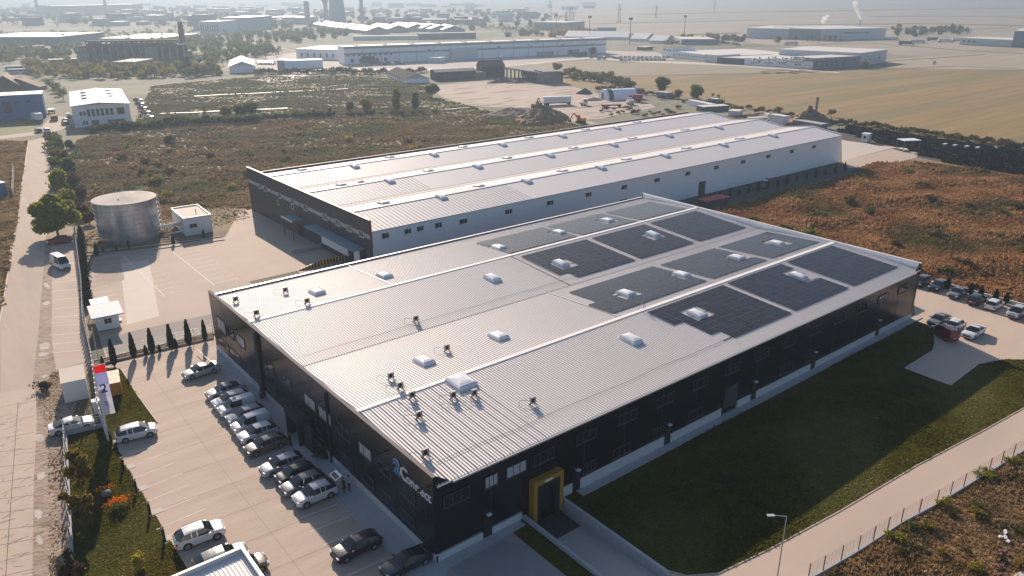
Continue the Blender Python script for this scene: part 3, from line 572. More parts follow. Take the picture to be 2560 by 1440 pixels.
c=MB();c.box(-2.6,2.0,4.25,-.05,22.6,4.4,'farbl');c.build('dock_canopy',B)
c=MB();c.box(-.35,8.6,1.2,-.05,19.8,4.1,'white');c.box(-.35,4.0,1.0,-.05,6.2,4.1,'white');c.build('white_panel',B)
for a,b in ((6.5,8.3),(2.2,3.8)): c=MB();c.box(-.3,a,.9,-.06,b,4.0,'black');c.build('dock_door',B)
c=MB();c.box(-2.6,28.3,3.95,-.05,33.6,4.1,'farbl');c.box(-2.7,28.2,3.85,-2.6,33.7,4.2,'trim')
co=c.build('porch',B)
for y in (28.6,33.2): c=MB();c.tube((-2.45,y,0),(-2.45,y,3.9),.13,m='red');c.build('porch_post',co)
c=MB();c.box(-.12,29.5,0,-.055,31.5,2.5,'black');c.build('entrance_door',B)
rp=MB();rp.add([(22.8,72,.0),(32.8,72,-1.1),(32.8,80.9,-1.1),(22.8,80.9,0)],[(0,1,2,3)],'concrete2');rp.add([(22.8,72,-.0),(32.8,72,0),(32.8,72,-1.1)],[(0,1,2)],'path')
o=rp.build('ramp');o['kind']='structure'
# striped wall along the rear ramp
st=MB();n=32
for i in range(n):
    x0=22.7+10*i/n;x1=22.7+10*(i+1)/n;f=lambda x:min(1,(x-22.7)/4.8)*1.0+.02
    m=mat('stripe_orange',(.85,.42,.05),.6) if i%2 else 'black'
    st.add([(x0,80.9,-1.3),(x1,80.9,-1.3),(x1,80.9,f(x1)),(x0,80.9,f(x0)),(x0,81.2,-1.3),(x1,81.2,-1.3),(x1,81.2,f(x1)),(x0,81.2,f(x0))],[(0,1,2,3),(3,2,6,7),(5,4,7,6)],m)
tag(st.build('striped_wall'),'ramp wall with slanting black and yellow stripes in front of the rear building','wall')
st=MB();st.box(26.5,91.2,0,32.8,91.5,.75,'path');st.box(26.5,91.5,0,32.8,92.6,.2,'path');tag(st.build('low_wall'),'low shaded concrete kerb wall between the porch and the rear ramp','wall')
# ============================================================= CARS
# type: L, W, H, hood z, windscreen base/top, roof end, rear glass base (metres from the nose), deck z, ground clearance, wheel radius
CT=dict(sedan=(4.75,1.82,1.44,.9,1.2,2.15,3.1,4.2,1.03,.2,.33),hatch=(4.1,1.76,1.5,.94,.9,1.75,3.3,4.0,.98,.2,.32),
 wagon=(4.65,1.82,1.5,.94,1.1,2.05,3.85,4.55,1.0,.2,.33),suv=(4.45,1.86,1.66,1.05,1.05,1.85,3.6,4.35,1.12,.27,.37),mpv=(4.4,1.82,1.62,.98,.75,1.8,3.7,4.3,1.02,.22,.33),
 smallvan=(4.4,1.82,1.84,1.06,.8,1.65,4.2,4.36,1.1,.22,.33),van=(5.4,2.0,2.35,1.15,.5,1.35,5.2,5.37,1.2,.26,.36))
def car_sections(ty):
    L,Wd,H,hz,xa,xb,xc,xd,dz,gc,wr=CT[ty];w=Wd/2;wx=(.9 if L>4.2 else .78,L-.95 if L>4.2 else L-.75)
    pb=(xb+xc)/2-.2
    xs=sorted(set([0,.05,.13,.25,.45,xa*.75,xa-.01,xa+.1,(xa+xb)/2,xb,xb+.18,(xb+xc)/2+.3,xc-.25,xc,(xc+xd)/2,xd,L-.25,L-.12,L-.05,L]+[c+d for c in wx for d in (-.44,-.39,-.3,-.16,0,.16,.3,.39,.44)]
      +[pb-.04,pb+.05,xc-.62,xc-.54]))
    out=[];last=-1
    for x in xs:
        if x-last<.028 and x!=L: continue
        last=x
        e0,e1=x,L-x;wf=1-.3*max(0,1-e0/.55)**2.4-.2*max(0,1-e1/.45)**2.4
        zb=gc+.12*max(0,1-e0/.3)+.14*max(0,1-e1/.3);arch=0
        for c in wx:
            d=abs(x-c);rr=wr+.06
            if d<rr: zb=max(zb,wr+math.sqrt(max(0,rr*rr-d*d))-.02);arch=1
        if x<=xa: top=hz-.17*(1-x/xa)**2
        elif x>=xd: top=dz-.05*((x-xd)/(L-xd+.01))
        else: top=hz+(dz-hz)*(x-xa)/(xd-xa)
        if e0<.2: top=min(top,hz-.17-.22*(1-e0/.2)**2)
        if e1<.12: top=min(top,dz-.05-.14*(1-e1/.12)**2)
        belt=top;f=0
        if xa<x<xd:
            f=(x-xa)/(xb-xa) if x<xb else (max(0,(xd-x)/(xd-xc)) if x>xc else 1)
            f2=math.sin(f*PI/2);t=min(1,max(0,(x-xb)/(xc-xb)))
            zr=belt+(H-.07-belt)*(.6*f+.4*f2)-.09*t*t*(ty not in('smallvan','van'))*f+.03*math.sin(PI*t)*f;yr=w*(.9-.19*f)
        else: zr=belt-.0;yr=w*.86
        low=max(zb,gc);sh=max(low+.06,min(.6,belt-.12));bl=belt-.06
        if f>0: up=[(w*.925*wf,belt-.005),(yr*wf,zr),(yr*wf*.93,zr+.05*f),(yr*wf*.6,zr+.075*f),(0,zr+.085*f)]
        else: up=[(w*.925*wf,belt-.015),(w*.84*wf,belt+.012),(w*.7*wf,belt+.025),(w*.4*wf,belt+.045),(0,belt+.055)]
        out.append((x,f,[(0,low),(w*.9*wf,low),(w*.985*wf,max(low+.03,gc+.14)),(w*1.0*wf,sh),(w*.975*wf,max(bl,sh+.02))]+up))
    return out,wx,pb
def make_car(ty,name=None,rails=False,ncol='white',doors=False):
    L,Wd,H,hz,xa,xb,xc,xd,dz,gc,wr=CT[ty];sec,wx,pb=car_sections(ty);c=L/2
    body=MB();ws=MB();sgs={1:MB(),-1:MB()};rg=MB();pm=PA[ncol]
    bp=(pb-.04,pb+.05,xc-.62,xc-.54)
    for i in range(len(sec)-1):
        (x0,f0,p0),(x1,f1,p1)=sec[i],sec[i+1]
        for s in (1,-1):
            for j in range(9):
                q=[(c-x0,s*p0[j][0],p0[j][1]),(c-x1,s*p1[j][0],p1[j][1]),(c-x1,s*p1[j+1][0],p1[j+1][1]),(c-x0,s*p0[j+1][0],p0[j+1][1])]
                fc=[(0,1,2,3)] if s<0 else [(3,2,1,0)]
                mid=(x0+x1)/2;tgt=body
                if j==5 and (f0>0 or f1>0):
                    inp=any(abs(mid-(a+b)/2)<.06 for a,b in (bp[:2],bp[2:]))
                    if xa+.33<mid<xd-.2 and not inp:
                        if not (ty in('smallvan','van') and mid>pb-.05): tgt=sgs[s]
                if j in(7,8) or (j==6 and (xa+.12<mid<xb-.1 or xc+.1<mid<xd-.1)):
                    if xa<mid<xb: tgt=ws
                    elif xc<mid<xd and ty not in('smallvan','van'): tgt=rg
                tgt.add(q,fc,'glass' if tgt is not body else pm)
    for k,s2 in ((0,1),(-1,-1)):
        x,f,p=sec[k];poly=[(c-x,y,z) for y,z in p]+[(c-x,-y,z) for y,z in p[::-1][1:-1]]
        body.add(poly,[tuple(range(len(poly)))] if s2>0 else [tuple(range(len(poly)))[::-1]],pm)
    nm='parked_car' if name else {'sedan':'parked_car','hatch':'parked_car','wagon':'parked_car','suv':'parked_car','mpv':'parked_car','smallvan':'delivery_van','van':'delivery_van'}[ty]
    t=empty(nm);b=body.build('body',t,True)
    ws.build('windscreen',t,True);[q.build('side_window',t,True) for q in sgs.values() if q.v]
    if rg.v: rg.build('rear_window',t,True)
    g=MB();g.box(c-.045,-.5,.42,c+.012,.5,.62,'black');g.build('grille',t)
    g=MB();g.box(-c-.02,-.26,.62 if ty!='sedan' else .7,-c+.03,.26,.74 if ty!='sedan' else .82,'whitep');g.build('number_plate',t)
    for s in (1,-1):
        g=MB();g.box(c-.3,s*Wd*.36-.17,hz-.3,c-.06,s*Wd*.36+.17,hz-.16,'lampw');g.build('headlight',t)
        g=MB();g.box(-c-.01,s*Wd*.38-.14,dz-.32,-c+.14,s*Wd*.38+.14,dz-.1,'lampr');g.build('taillight',t)
        g=MB();g.box(c-xa-.55,s*(Wd/2+.0)-.02 if s>0 else -Wd/2-.2,hz+.02,c-xa-.35,s*(Wd/2+.2) if s>0 else -Wd/2+.02,hz+.17,pm);g.build('mirror',t)
        for wxx in wx:
            g=MB();y=s*(Wd/2-.13);g.tube((c-wxx,y-.11,wr),(c-wxx,y+.11,wr),wr,n=20,m='tyre');wh=g.build('wheel',t,True)
            g=MB();g.tube((c-wxx,y+s*.112-.004,wr),(c-wxx,y+s*.112+.004,wr),wr*.66,n=10,m='rim');g.build('rim',wh)
        if rails:
            g=MB();g.tube((c-xb-.2,s*Wd*.33,H+.07),(c-xc+.1,s*Wd*.33,H+.07),.025,n=5,m='metal');g.build('roof_rail',t)
    g=MB();g.box(-c+.25,-Wd*.42,gc-.02,c-.25,Wd*.42,gc+.12,'black');g.build('underbody',t)
    return t
CARS={}
def car(ty,colr,px_or_w,heading,label,group=None,rails=False,px=True,name=None,scale=1):
    P=G(*px_or_w) if px else np.array([*px_or_w,0.])
    key=(ty,rails,name)
    if key not in CARS: CARS[key]=make_car(ty,name=name,rails=rails,ncol=colr);t=CARS[key];t['_src']=1
    else: t=copy_tree(CARS[key],None,PA[colr])
    t.location=(P[0],P[1],.012);t.rotation_euler=(0,0,R(heading));t.scale=(scale,)*3
    cat='van' if ty in('smallvan','van') else 'car'
    tag(t,label,cat,group);t.pop('_src',None);return t
def nosecar(ty,colr,nose,lab,heading=180,group='cars parked nose out along the dark facade',**kw):
    n=G(*nose);L=CT[ty][0];a=R(heading)
    return car(ty,colr,(n[0]-math.cos(a)*L/2+.05,n[1]-math.sin(a)*L/2+(.75 if heading in(180,183) else 0)),heading,lab,group,px=False,**kw)
nosecar('sedan','silver',(462,955),'silver sedan parked apart at the far end, beside the low white boom','183' and 183)
g_='cars parked nose out along the dark facade'
nosecar('sedan','silver',(521,1006),'pale silver sedan first in the facade row, nearest the lone silver sedan')
nosecar('wagon','white',(537,1030),'white estate car squeezed between the first sedan and the van with the red disc')
v=nosecar('smallvan','white',(553,1050),'small white panel van with a red disc emblem on its side and roof vent')
d=MB();d.tube((-1.55,-.915,1.3),(-1.55,-.9,1.3),.4,n=20,m='lampr');e_=d.build('emblem',v)
d=MB()
for a,b in (((-1.75,1.15),(-1.6,1.45)),((-1.6,1.45),(-1.5,1.2)),((-1.45,1.15),(-1.35,1.45)),((-1.7,1.28),(-1.35,1.32))): d.tube((a[0],-.92,a[1]),(b[0],-.92,b[1]),.025,n=4,m='signwhite')
d.build('emblem_mark',e_)
d=MB();d.lathe([(.22,1.88),(.22,1.98),(.15,2.03)],12,'whitep',(.2,0));d.build('roof_vent',v)
nosecar('wagon','silver',(573,1070),'silver estate car between the red-disc van and a white people carrier')
nosecar('smallvan','white',(587,1094),'white people carrier with dark rear side glass, sixth in the facade row',name='parked_car')['category']='car'
nosecar('suv','white',(604,1119),'white crossover next to the dark car, before the gap in the row')
nosecar('wagon','bronze',(620,1149),'dark bronze car just above the gap in the facade row')
nosecar('wagon','silver',(659,1201),'silver-blue people carrier just below the gap in the facade row')
nosecar('hatch','dark',(699,1223),'black hatchback beside the silver people carrier below the gap')
nosecar('wagon','grey',(712,1251),'grey saloon between the black hatchback and the white car with open doors')
oc=nosecar('suv','white',(744,1279),'white off-roader with its side doors and tailgate standing open',rails=True,name='open_car')
dd=MB()
for x,y,an in ((.75,-.93,R(-62)),(-.35,-.93,R(-75))):
    d=MB();d.box(-.95,-.04,.35,0,.04,1.0,PA['white']);
    for a,b,c2,d2 in ((-.95,1.0,-.88,1.5),(-.07,1.0,0,1.15),(-.95,1.45,-.3,1.52)): d.box(a,-.035,b,c2,.035,d2,PA['white'])
    d.box(-.88,-.015,1.0,-.07,.015,1.44,'glass')
    q=d.build('open_door',oc);q.location=(x,y,0);q.rotation_euler=(0,0,-an)
d=MB();d.add([(-1.95,-.72,1.7),(-1.95,.72,1.7),(-2.75,.68,1.95),(-2.75,-.68,1.95),(-1.95,-.72,1.62),(-1.95,.72,1.62),(-2.75,.68,1.87),(-2.75,-.68,1.87)],[(0,1,2,3),(7,6,5,4),(0,3,7,4),(3,2,6,7),(2,1,5,6),(1,0,4,5)],PA['white']);d.add([(-2.05,-.58,1.735),(-2.05,.58,1.735),(-2.5,.55,1.876),(-2.5,-.55,1.876)],[(0,1,2,3)],'glass');d.build('tailgate',oc)
nosecar('wagon','dark',(842,1418),'black crossover parked alone in the shade near the sign corner')
nosecar('sedan','dark',(968,1460),'black car cut off by the bottom edge below the sign corner')
car('suv','white',(502,1350),-5,'white sporty crossover with a black panoramic roof at the lawn edge','cars parked tail to the lawn',rails=True)
car('wagon','grey',(556,1408),-4,'grey estate car half hidden behind the little pale roof','cars parked tail to the lawn')
car('hatch','bronze',(612,1432),-4,'dark bronze car nose showing beyond the little pale roof','cars parked tail to the lawn')
car('mpv','white',(343,1092),-8,'white hatchback with roof bars parked at the tip of the lawn',rails=True)
car('sedan','white',(181,1073),-6,'white saloon parked outside the fence behind the pale kiosk')
car('wagon','maroon',(150,608),176,'dark red estate car under the green roadside tree')
car('van','white',(153,668),-80,'white delivery van facing the camera in the shadow of the roadside tree')
g2='cars in the side car park'
car('mpv','dark',(2302,712),180,'black people carrier nearest the corner of the dark building, back row',g2)
car('wagon','dark',(2345,722),180,'black car with bright headlights, second in the back row',g2)
car('sedan','grey',(2393,740),180,'dark grey saloon between two black cars in the back row',g2)
car('wagon','dark',(2440,756),0,'black estate car showing its tail, beside a white hatchback',g2)
car('hatch','white',(2484,770),0,'white hatchback showing its red tail lights in the back row',g2)
car('mpv','silver',(2540,790),180,'silver people carrier at the right end of the back row',g2)
car('hatch','red',(2585,808),180,'bright red car cut off by the right edge of the picture',g2)
car('sedan','grey',(2345,808),180,'dark grey saloon alone near the kerb corner, front row',g2)
car('hatch','white',(2388,820),0,'white hatchback with its tail towards the red van, front row',g2)
car('sedan','white',(2432,838),180,'white saloon with a long shadow to its right, front row',g2)
car('smallvan','maroon',(2358,842),62,'dark red small van seen from behind on the shaded slab',g2)
# ============================================================= TREES AND SHRUBS
def leaf_cloud(n,lobes,size,rs,zmin=0.,up=.3):
    """many small leaf-clump quads around a set of lobes; returns MB arrays"""
    k=rs.integers(0,len(lobes),n);L=np.array(lobes);c=L[k,:3];r=L[k,3]
    d=rs.normal(size=(n,3));d/=np.linalg.norm(d,axis=1)[:,None]
    rad=r*(.45+.72*rs.random(n)**.75);p=c+d*rad[:,None]*np.array([1,1,.85]);p[:,2]=np.maximum(p[:,2],zmin)
    u=rs.normal(size=(n,3));u/=np.linalg.norm(u,axis=1)[:,None]
    nn=d*.8+rs.normal(size=(n,3))*.6;v=np.cross(nn,u);v/=np.linalg.norm(v,axis=1)[:,None]+1e-9
    u=np.cross(v,nn);u/=np.linalg.norm(u,axis=1)[:,None]+1e-9
    s=(size*(.5+rs.random(n)))[:,None]
    q=np.stack([p-u*s-v*s*.6,p+u*s*.9-v*s*.3,p+u*s+v*s*.7,p-u*s*.5+v*s],1)
    return q.reshape(-1,3)
def np_mesh(name,v,nq,m,k=4):
    me=bpy.data.meshes.new(name);me.vertices.add(len(v));me.vertices.foreach_set('co',v.astype(np.float32).ravel())
    me.loops.add(nq*k);me.loops.foreach_set('vertex_index',np.arange(nq*k,dtype=np.int32))
    me.polygons.add(nq);me.polygons.foreach_set('loop_start',np.arange(0,nq*k,k,dtype=np.int32));me.update(calc_edges=True);me.validate()
    me.materials.append(M[m] if isinstance(m,str) else m);return me
def tree_meshes(seed,kind,n,leafm):
    rs=np.random.default_rng(seed);rr=random.Random(seed)   # unit tree: height about 1
    tr=MB();lob=[]
    if kind=='round':
        for i in range(9): a=rr.uniform(0,2*PI);q=rr.uniform(.08,.3);lob.append((q*math.cos(a),q*math.sin(a),rr.uniform(.26,.8),rr.uniform(.14,.23)))
        lob.append((0,0,.55,.34));zt=.3
    elif kind=='full':
        for i in range(15): a=rr.uniform(0,2*PI);q=rr.uniform(.12,.34);z=rr.uniform(.3,.78);lob.append((q*math.cos(a)*(1.15-abs(z-.5)),q*math.sin(a)*(1.15-abs(z-.5)),z,rr.uniform(.13,.2)))
        lob.append((0,0,.52,.36));lob.append((0,0,.8,.17));zt=.3
    elif kind=='tall':
        for i in range(11): z=.22+.068*i;a=rr.uniform(0,2*PI);q=.09*rr.random();lob.append((q*math.cos(a),q*math.sin(a),z,.16-.1*abs(i/10-.4)))
        zt=.5
    elif kind=='bush':
        for i in range(8): a=rr.uniform(0,2*PI);q=rr.uniform(.1,.5);lob.append((q*math.cos(a),q*math.sin(a),rr.uniform(.25,.65),rr.uniform(.22,.38)))
        zt=.2
    else: # airy young tree
        for i in range(14): a=rr.uniform(0,2*PI);q=rr.uniform(.03,.2);lob.append((q*math.cos(a),q*math.sin(a),rr.uniform(.22,.95),rr.uniform(.05,.1)))
        zt=.7
    q=leaf_cloud(n,lob,.035 if kind!='bush' else .07,rs,.03)
    r0=.03 if kind!='airy' else .012
    tr.tube((0,0,-.01),(rr.uniform(-.02,.02),rr.uniform(-.02,.02),zt),r0,r0*.5,7,'bark')
    for i in range(6):
        l=rr.choice(lob);z=zt*rr.uniform(.45,.95);tr.tube((0,0,z),(l[0]*.8,l[1]*.8,max(z+.05,l[2])),r0*.4,r0*.12,5,'bark')
    return np_mesh('crown',q,n,leafm),tr.mesh('trunk')
TM={}
def tree(px,h,label,kind='round',leafm='leaf',n=1400,wid=1.0,group=None,name='tree',cat='tree',world=None,seed=None,var=3,z=0):
    sd=(seed if seed is not None else rng.randrange(var));key=(kind,leafm,n,sd)
    if key not in TM: TM[key]=tree_meshes(sd*17+hash(kind)%1 + n%7,kind,n,leafm)
    P=G(*px) if world is None else world
    t=empty(name,(P[0],P[1],z),rng.uniform(0,6.28),label,cat,group);t.scale=(h*wid,h*wid,h)
    obj_from('crown',TM[key][0],t);obj_from('trunk',TM[key][1],t);return t
def bush(px,h,label,w=1.3,leafm='leaf',n=420,group=None,world=None,name='shrub'): return tree(px,h,label,'bush',leafm,n,w,group,name,'shrub',world)
tree((146,592),Ht(146,592,482)*1.0,'big round yellow-green tree beside the road above the red car','full','leafg',11000,.98,seed=4)
# cypresses in the planting bed
def cypress_mesh(seed,n=900):
    rs=np.random.default_rng(seed);z=rs.random(n)**.8;a=rs.random(n)*2*PI;r=.15*np.sin(np.minimum(1,(1-z)*1.15+.02)*PI*.5)**.8*np.minimum(1,.45+z*3)*(0.75+.3*rs.random(n))
    p=np.stack([r*np.cos(a),r*np.sin(a),.03+z*.97],1);s=(.03*(.6+rs.random(n)))[:,None]
    t=np.stack([-np.sin(a),np.cos(a),np.zeros(n)],1);u=np.stack([np.cos(a)*.25,np.sin(a)*.25,np.ones(n)],1)+rs.normal(size=(n,3))*.15
    return np_mesh('crown',np.stack([p-t*s,p+t*s,p+t*s*.4+u*s*2.2,p-t*s*.4+u*s*2.2],1).reshape(-1,3),n,'leafd')
CY=[cypress_mesh(i) for i in range(3)];cyt=MB();cyt.tube((0,0,-.01),(0,0,.3),.02,.015,6,'bark');CYT=cyt.mesh('trunk')
def cypress(P,h,lb,g=None,w=1.):
    t=empty('cypress',(P[0],P[1],0),rng.uniform(0,6),lb,'cypress',g);t.scale=(h*w,h*w,h);obj_from('crown',rng.choice(CY),t);obj_from('trunk',CYT,t)
nth=['first','second','third','fourth','fifth','sixth']
for i,(px,top) in enumerate([((287,915),855),((336,897),839),((382,884),827),((430,876),817),((474,866),806),((514,854),806)]):
    cypress(G(*px),Ht(*px,top)*1.03,'dark pointed cypress, %s from the gate end of the planting bed'%nth[i],'cypresses in the planting bed',.8)
for i,(px,h) in enumerate([((257,912),1.2),((366,889),1.5),((400,882),1.2),((441,872),1.5),((243,640),2.3),((259,630),1.1),((292,628),1.2),((323,622),1.6),((434,612),1.9),((510,595),1.7)]):
    cypress(G(*px),h,['tiny cypress beside the guard hut corner of the planting bed','small cypress between the second and third tall ones','small cypress between the third and fourth tall ones','bushy small cypress at the foot of the fourth tall one','slender cypress at the left foot of the steel tank','knee-high cypress left in the tank shadow','short cypress in the middle of the tank shadow','taller cypress at the right of the tank shadow','narrow cypress between the tank and the pump house','narrow cypress in front of the pump house'][i],'small cypresses along the kerbs',1.2)
hd=MB();q=[]   # dense cypress hedge inside the fence
rs=np.random.default_rng(3);A0=G(203,590);A1=G(222,770);nh=9000;t_=rs.random(nh)
p=A0[None]*(1-t_[:,None])+A1[None]*t_[:,None];p[:,2]=rs.random(nh)**.8*2.3*(.75+.25*np.abs(np.sin(t_*60)));p[:,0]+=rs.normal(size=nh)*.33*(1.2-p[:,2]/2.6)
u=rs.normal(size=(nh,3))*.1;v=rs.normal(size=(nh,3))*.08+np.array([0,0,.14]);tag(obj_from('cypress_hedge',np_mesh('cypress_hedge',np.stack([p-u,p+u,p+u*.5+v,p-u*.5+v],1).reshape(-1,3),nh,'leafd')),'dark evergreen hedge along the inside of the roadside fence','hedge')
k=MB();a=G(226,917);b=G(535,846);polystrip(k,[a,b],.15,0,.28,'conc_new');a=G(233,905);b=G(533,832);polystrip(k,[a,b],.15,0,.28,'conc_new')
tag(k.build('planting_bed'),'long narrow planting bed of two kerbs and dark soil between the yards','planting bed')
bb=[G(229,912)[:2],G(534,842)[:2],G(533,835)[:2],G(234,906)[:2]];obj_from('bed_soil',poly_mesh('bed_soil',bb,.16,'soil'))['kind']='structure'
def mesh_fence(name,pts,h,lab,step=2.5,wire=True,post=.04,pm='metal',base=0,basem='conc_new',basew=.2,tilt=0,wirem='metal',nw=4,panel=None):
    t=empty(name,(pts[0][0],pts[0][1],0),0,lab,'fence');o=np.array([pts[0][0],pts[0][1]])
    W_=MB();Bm=MB();pl=[]
    for a,b in zip(pts,pts[1:]):
        a=np.array(a[:2])-o;b=np.array(b[:2])-o;l=np.linalg.norm(b-a);n=max(1,round(l/step));d=(b-a)/l
        if base: strip(Bm,a,b,basew,0,base,basem)
        for i in range(n): pl.append(a+(b-a)*i/n)
        if wire:
            for j in range(nw+1):
                z=base+.06+(h-base-.1)*j/nw;W_.tube((*a,z),(*b,z),.012,n=4,m=wirem,cap=False)
            for i in range(int(l/.5)): q=a+d*.5*i;W_.tube((*q,base+.05),(*q,h-.03),.008,n=3,m=wirem,cap=False)
        if panel: strip(W_,a,b,.03,base+.05,h,panel)
    pl.append(np.array(pts[-1][:2])-o)
    pmesh=MB();pmesh.box(-post,-post,0,post,post,h+.05,pm);me=pmesh.mesh('post')
    for q in pl: obj_from('post',me,t,(q[0],q[1],0))
    if W_.v: W_.build('wire_mesh',t)
    if Bm.v: Bm.build('base_wall',t)
    return t
mesh_fence('fence',[G(231,909),G(533,838)],1.7,'thin wire fence standing in the planting bed between the cypresses',2.6,post=.025)
mesh_fence('fence',[G(188,578),G(207,720),G(212,820),G(232,905)],1.9,'roadside fence of pale concrete posts and panels beside the hedge',1.6,base=.5,post=.1,pm='path',panel=None,basem='path')
mesh_fence('fence',[G(233,910),G(250,1040),G(270,1099)],1.8,'pale fence running past the flags to the parking corner',1.5,base=.6,post=.09,pm='whitep',basem='whitep',panel='path')
mesh_fence('fence',[G(258,1067),G(165,1088),G(183,1460)],1.9,'pale wall and steel fence between the dirt road and the garden lawn',2.2,base=.45,post=.07,pm='path',basem='path',basew=.3)
pp=[G(*p) for p in [(2020,1450),(2057,1430),(2145,1379),(2252,1309),(2340,1262),(2560,1127),(2720,1030)]]
mesh_fence('fence',pp,1.75,'thin wire mesh fence on a low kerb wall along the driveway edge',2.62,base=.22,post=.045,pm='metal',basem='path',basew=.3,nw=5)
# low wall and planting at the back of the side car park
lw=MB();a,b=G(2340,708),G(2700,806);strip(lw,a,b,.2,0,.55,'whitep');tag(lw.build('low_wall'),'low white wall behind the back row of the side car park','wall')
for i,px in enumerate([(2368,722),(2425,737),(2450,744),(2487,752),(2513,760)]): cypress(G(*px),1.9,'small dark shrub at the low white wall, number %s from the building'%['one','two','three','four','five'][i],'small shrubs at the low white wall',1.5)
tag(MB().box(0,0,0,6,2.3,.1,'metal').box(0,0,-2.4,.1,2.3,0,'wood').box(0,2.2,-2.4,6,2.3,0,'wood').box(0,0,-2.4,6,.1,0,'wood').build('storage_shed',loc=(89.3,5.2,2.5)),'small timber bin shed against the end wall of the dark building','shed')
# ============================================================= NEAR STRUCTURES
def rect_house(name,loc,rz,w,d,h,label,cat,wallm='whitep',roofm='trim',par=.25,doors=(),wins=(),group=None):
    t=empty(name,(loc[0],loc[1],0),rz,label,cat,group)
    b=MB();b.box(0,0,0,w,d,h,wallm);b.build('wall',t)
    b=MB();b.box(-.05,-.05,h,w+.05,d+.05,h+.04,roofm)
    if par:
        for q in ((-.05,-.05,w+.05,.15),(-.05,d-.15,w+.05,d+.05),(-.05,.15,.15,d-.15),(w-.15,.15,w+.05,d-.15)): b.box(q[0],q[1],h+.04,q[2],q[3],h+.04+par,wallm)
    b.build('roof',t)
    for (x0,x1,z0,z1) in wins: window(t,'y',x0,x1,z0,z1,0,-1,n=2,fm='frame')
    for (x0,x1,z1,m) in doors: b=MB();b.box(x0,-.04,0,x1,-.003,z1,m);b.build('door',t)
    return t
M['lidgrey']=mat('tank_lid',(.3,.27,.25),.8,c2=(.4,.36,.34),scale=.4,amt=.6,stretch=(.2,3,1))
# steel water tank
tk=empty('water_tank',(4.9,123.4,0),0,'big round corrugated steel water tank with a flat pale lid','tank')
b=MB();prof=[(6.0,0)]
for i in range(1,9): prof+=[(6.0,i*.98-.06),(6.06,i*.98-.03),(6.06,i*.98+.0),(6.0,i*.98+.03)]
prof+=[(6.0,8.2)];b.lathe(prof,72,'steel');b.build('shell',tk,True)
b=MB();n=64
b.lathe([(6.14,8.12),(6.14,8.27),(6.0,8.3),(.3,8.55),(.01,8.56)],64,'lidgrey')
for i in range(-11,12):
    y=.52*i;xx=math.sqrt(max(0,36-y*y));
    b.add([(-xx,y-.02,8.31),(0,y-.02,8.58),(0,y+.02,8.6),(-xx,y+.02,8.31)],[(0,1,2,3)],'gutter');b.add([(0,y-.02,8.58),(xx,y-.02,8.31),(xx,y+.02,8.31),(0,y+.02,8.6)],[(0,1,2,3)],'gutter')
b.build('lid',tk)
b=MB()
for i in range(5): b.tube((3.5+.5*i,4.0-.35*i,8.3),(3.5+.5*i,4.0-.35*i,9.3),.03,n=4,m='whitep')
for z in (8.8,9.3): b.tube((3.5,4.0,z),(5.5,2.6,z),.03,n=4,m='whitep')
b.build('guard_rail',tk)
b=MB();b.tube((-1.5,-2,8.4),(-1.5,-2,8.8),.09,n=8,m='red');b.build('vent_pipe',tk)
b=MB();
for s in (-.25,.25): b.tube((6.3,-1+s,.2),(6.3,-1+s,8.6),.03,n=4,m='whitep')
for i in range(20): b.tube((6.3,-1.25,.6+.4*i),(6.3,-.75,.6+.4*i),.02,n=4,m='whitep')
b.build('ladder',tk)
ph=rect_house('pump_house',(13.9,116.2),R(-3),5.6,10.4,3.6,'small white flat-roofed pump house joined by pipes to the steel tank','building',wallm='whitep',roofm='conc_new',wins=((1.0,2.6,1.5,2.5),))
b=MB();b.tube((3.6,4,3.6),(3.6,4,4.5),.08,n=8,m='black');b.build('vent_pipe',ph)
b=MB()
for i,(y,z) in enumerate(((2.2,2.6),(3.0,2.2),(3.8,1.9),(4.6,1.4),(1.4,.9))): b.tube((-3.6,y+1.0,z-.5),(.05,y,z),.16,n=10,m='whitep')
b.build('water_pipe',ph,True)
# guard hut
gh=empty('guard_hut',(-12.2,73.7,0),R(-5),'small white guard hut with a ribbed single-pitch roof by the gate','hut')
b=MB();b.box(.3,.2,.15,3.4,4.0,2.55,'whitep');b.box(.4,.3,0,3.3,3.9,.15,'oldc');b.build('wall',gh)
b=MB();b.add([(-.3,-.6,2.62),(4.1,-.6,2.62),(4.1,4.3,3.0),(-.3,4.3,3.0),(-.3,-.6,2.5),(4.1,-.6,2.5),(4.1,4.3,2.88),(-.3,4.3,2.88)],[(0,1,2,3),(7,6,5,4),(0,4,5,1),(1,5,6,2),(2,6,7,3),(3,7,4,0)],'roof')
for i in range(15): x=-.2+.3*i; b.add([(x,-.6,2.625),(x+.08,-.6,2.625),(x+.04,-.6,2.67),(x,4.3,3.005),(x+.08,4.3,3.005),(x+.04,4.3,3.05)],[(0,2,5,3),(1,4,5,2),(0,1,2)],'roof')
b.build('roof',gh);b=MB();b.box(-.32,-.66,2.48,4.12,-.6,2.64,'signblue');b.build('fascia',gh)
window(gh,'y',1.3,2.4,1.1,2.0,.2,-1,n=2,fm='frame')
b=MB();b.box(3.42,.8,.5,3.75,1.5,1.0,'metal');b.build('air_unit',gh)
cp=empty('carport',(-11.2,80.3,0),R(-5),'light steel frame with a flat white sheet top behind the guard hut','carport')
b=MB();b.box(0,0,2.2,2.6,2.6,2.26,'whitep');b.build('roof',cp)
for x,y in ((.05,.05),(2.5,.05),(.05,2.5),(2.5,2.5)): b=MB();b.box(x-.05,y-.05,0,x+.05,y+.05,2.2,'black');b.build('post',cp)
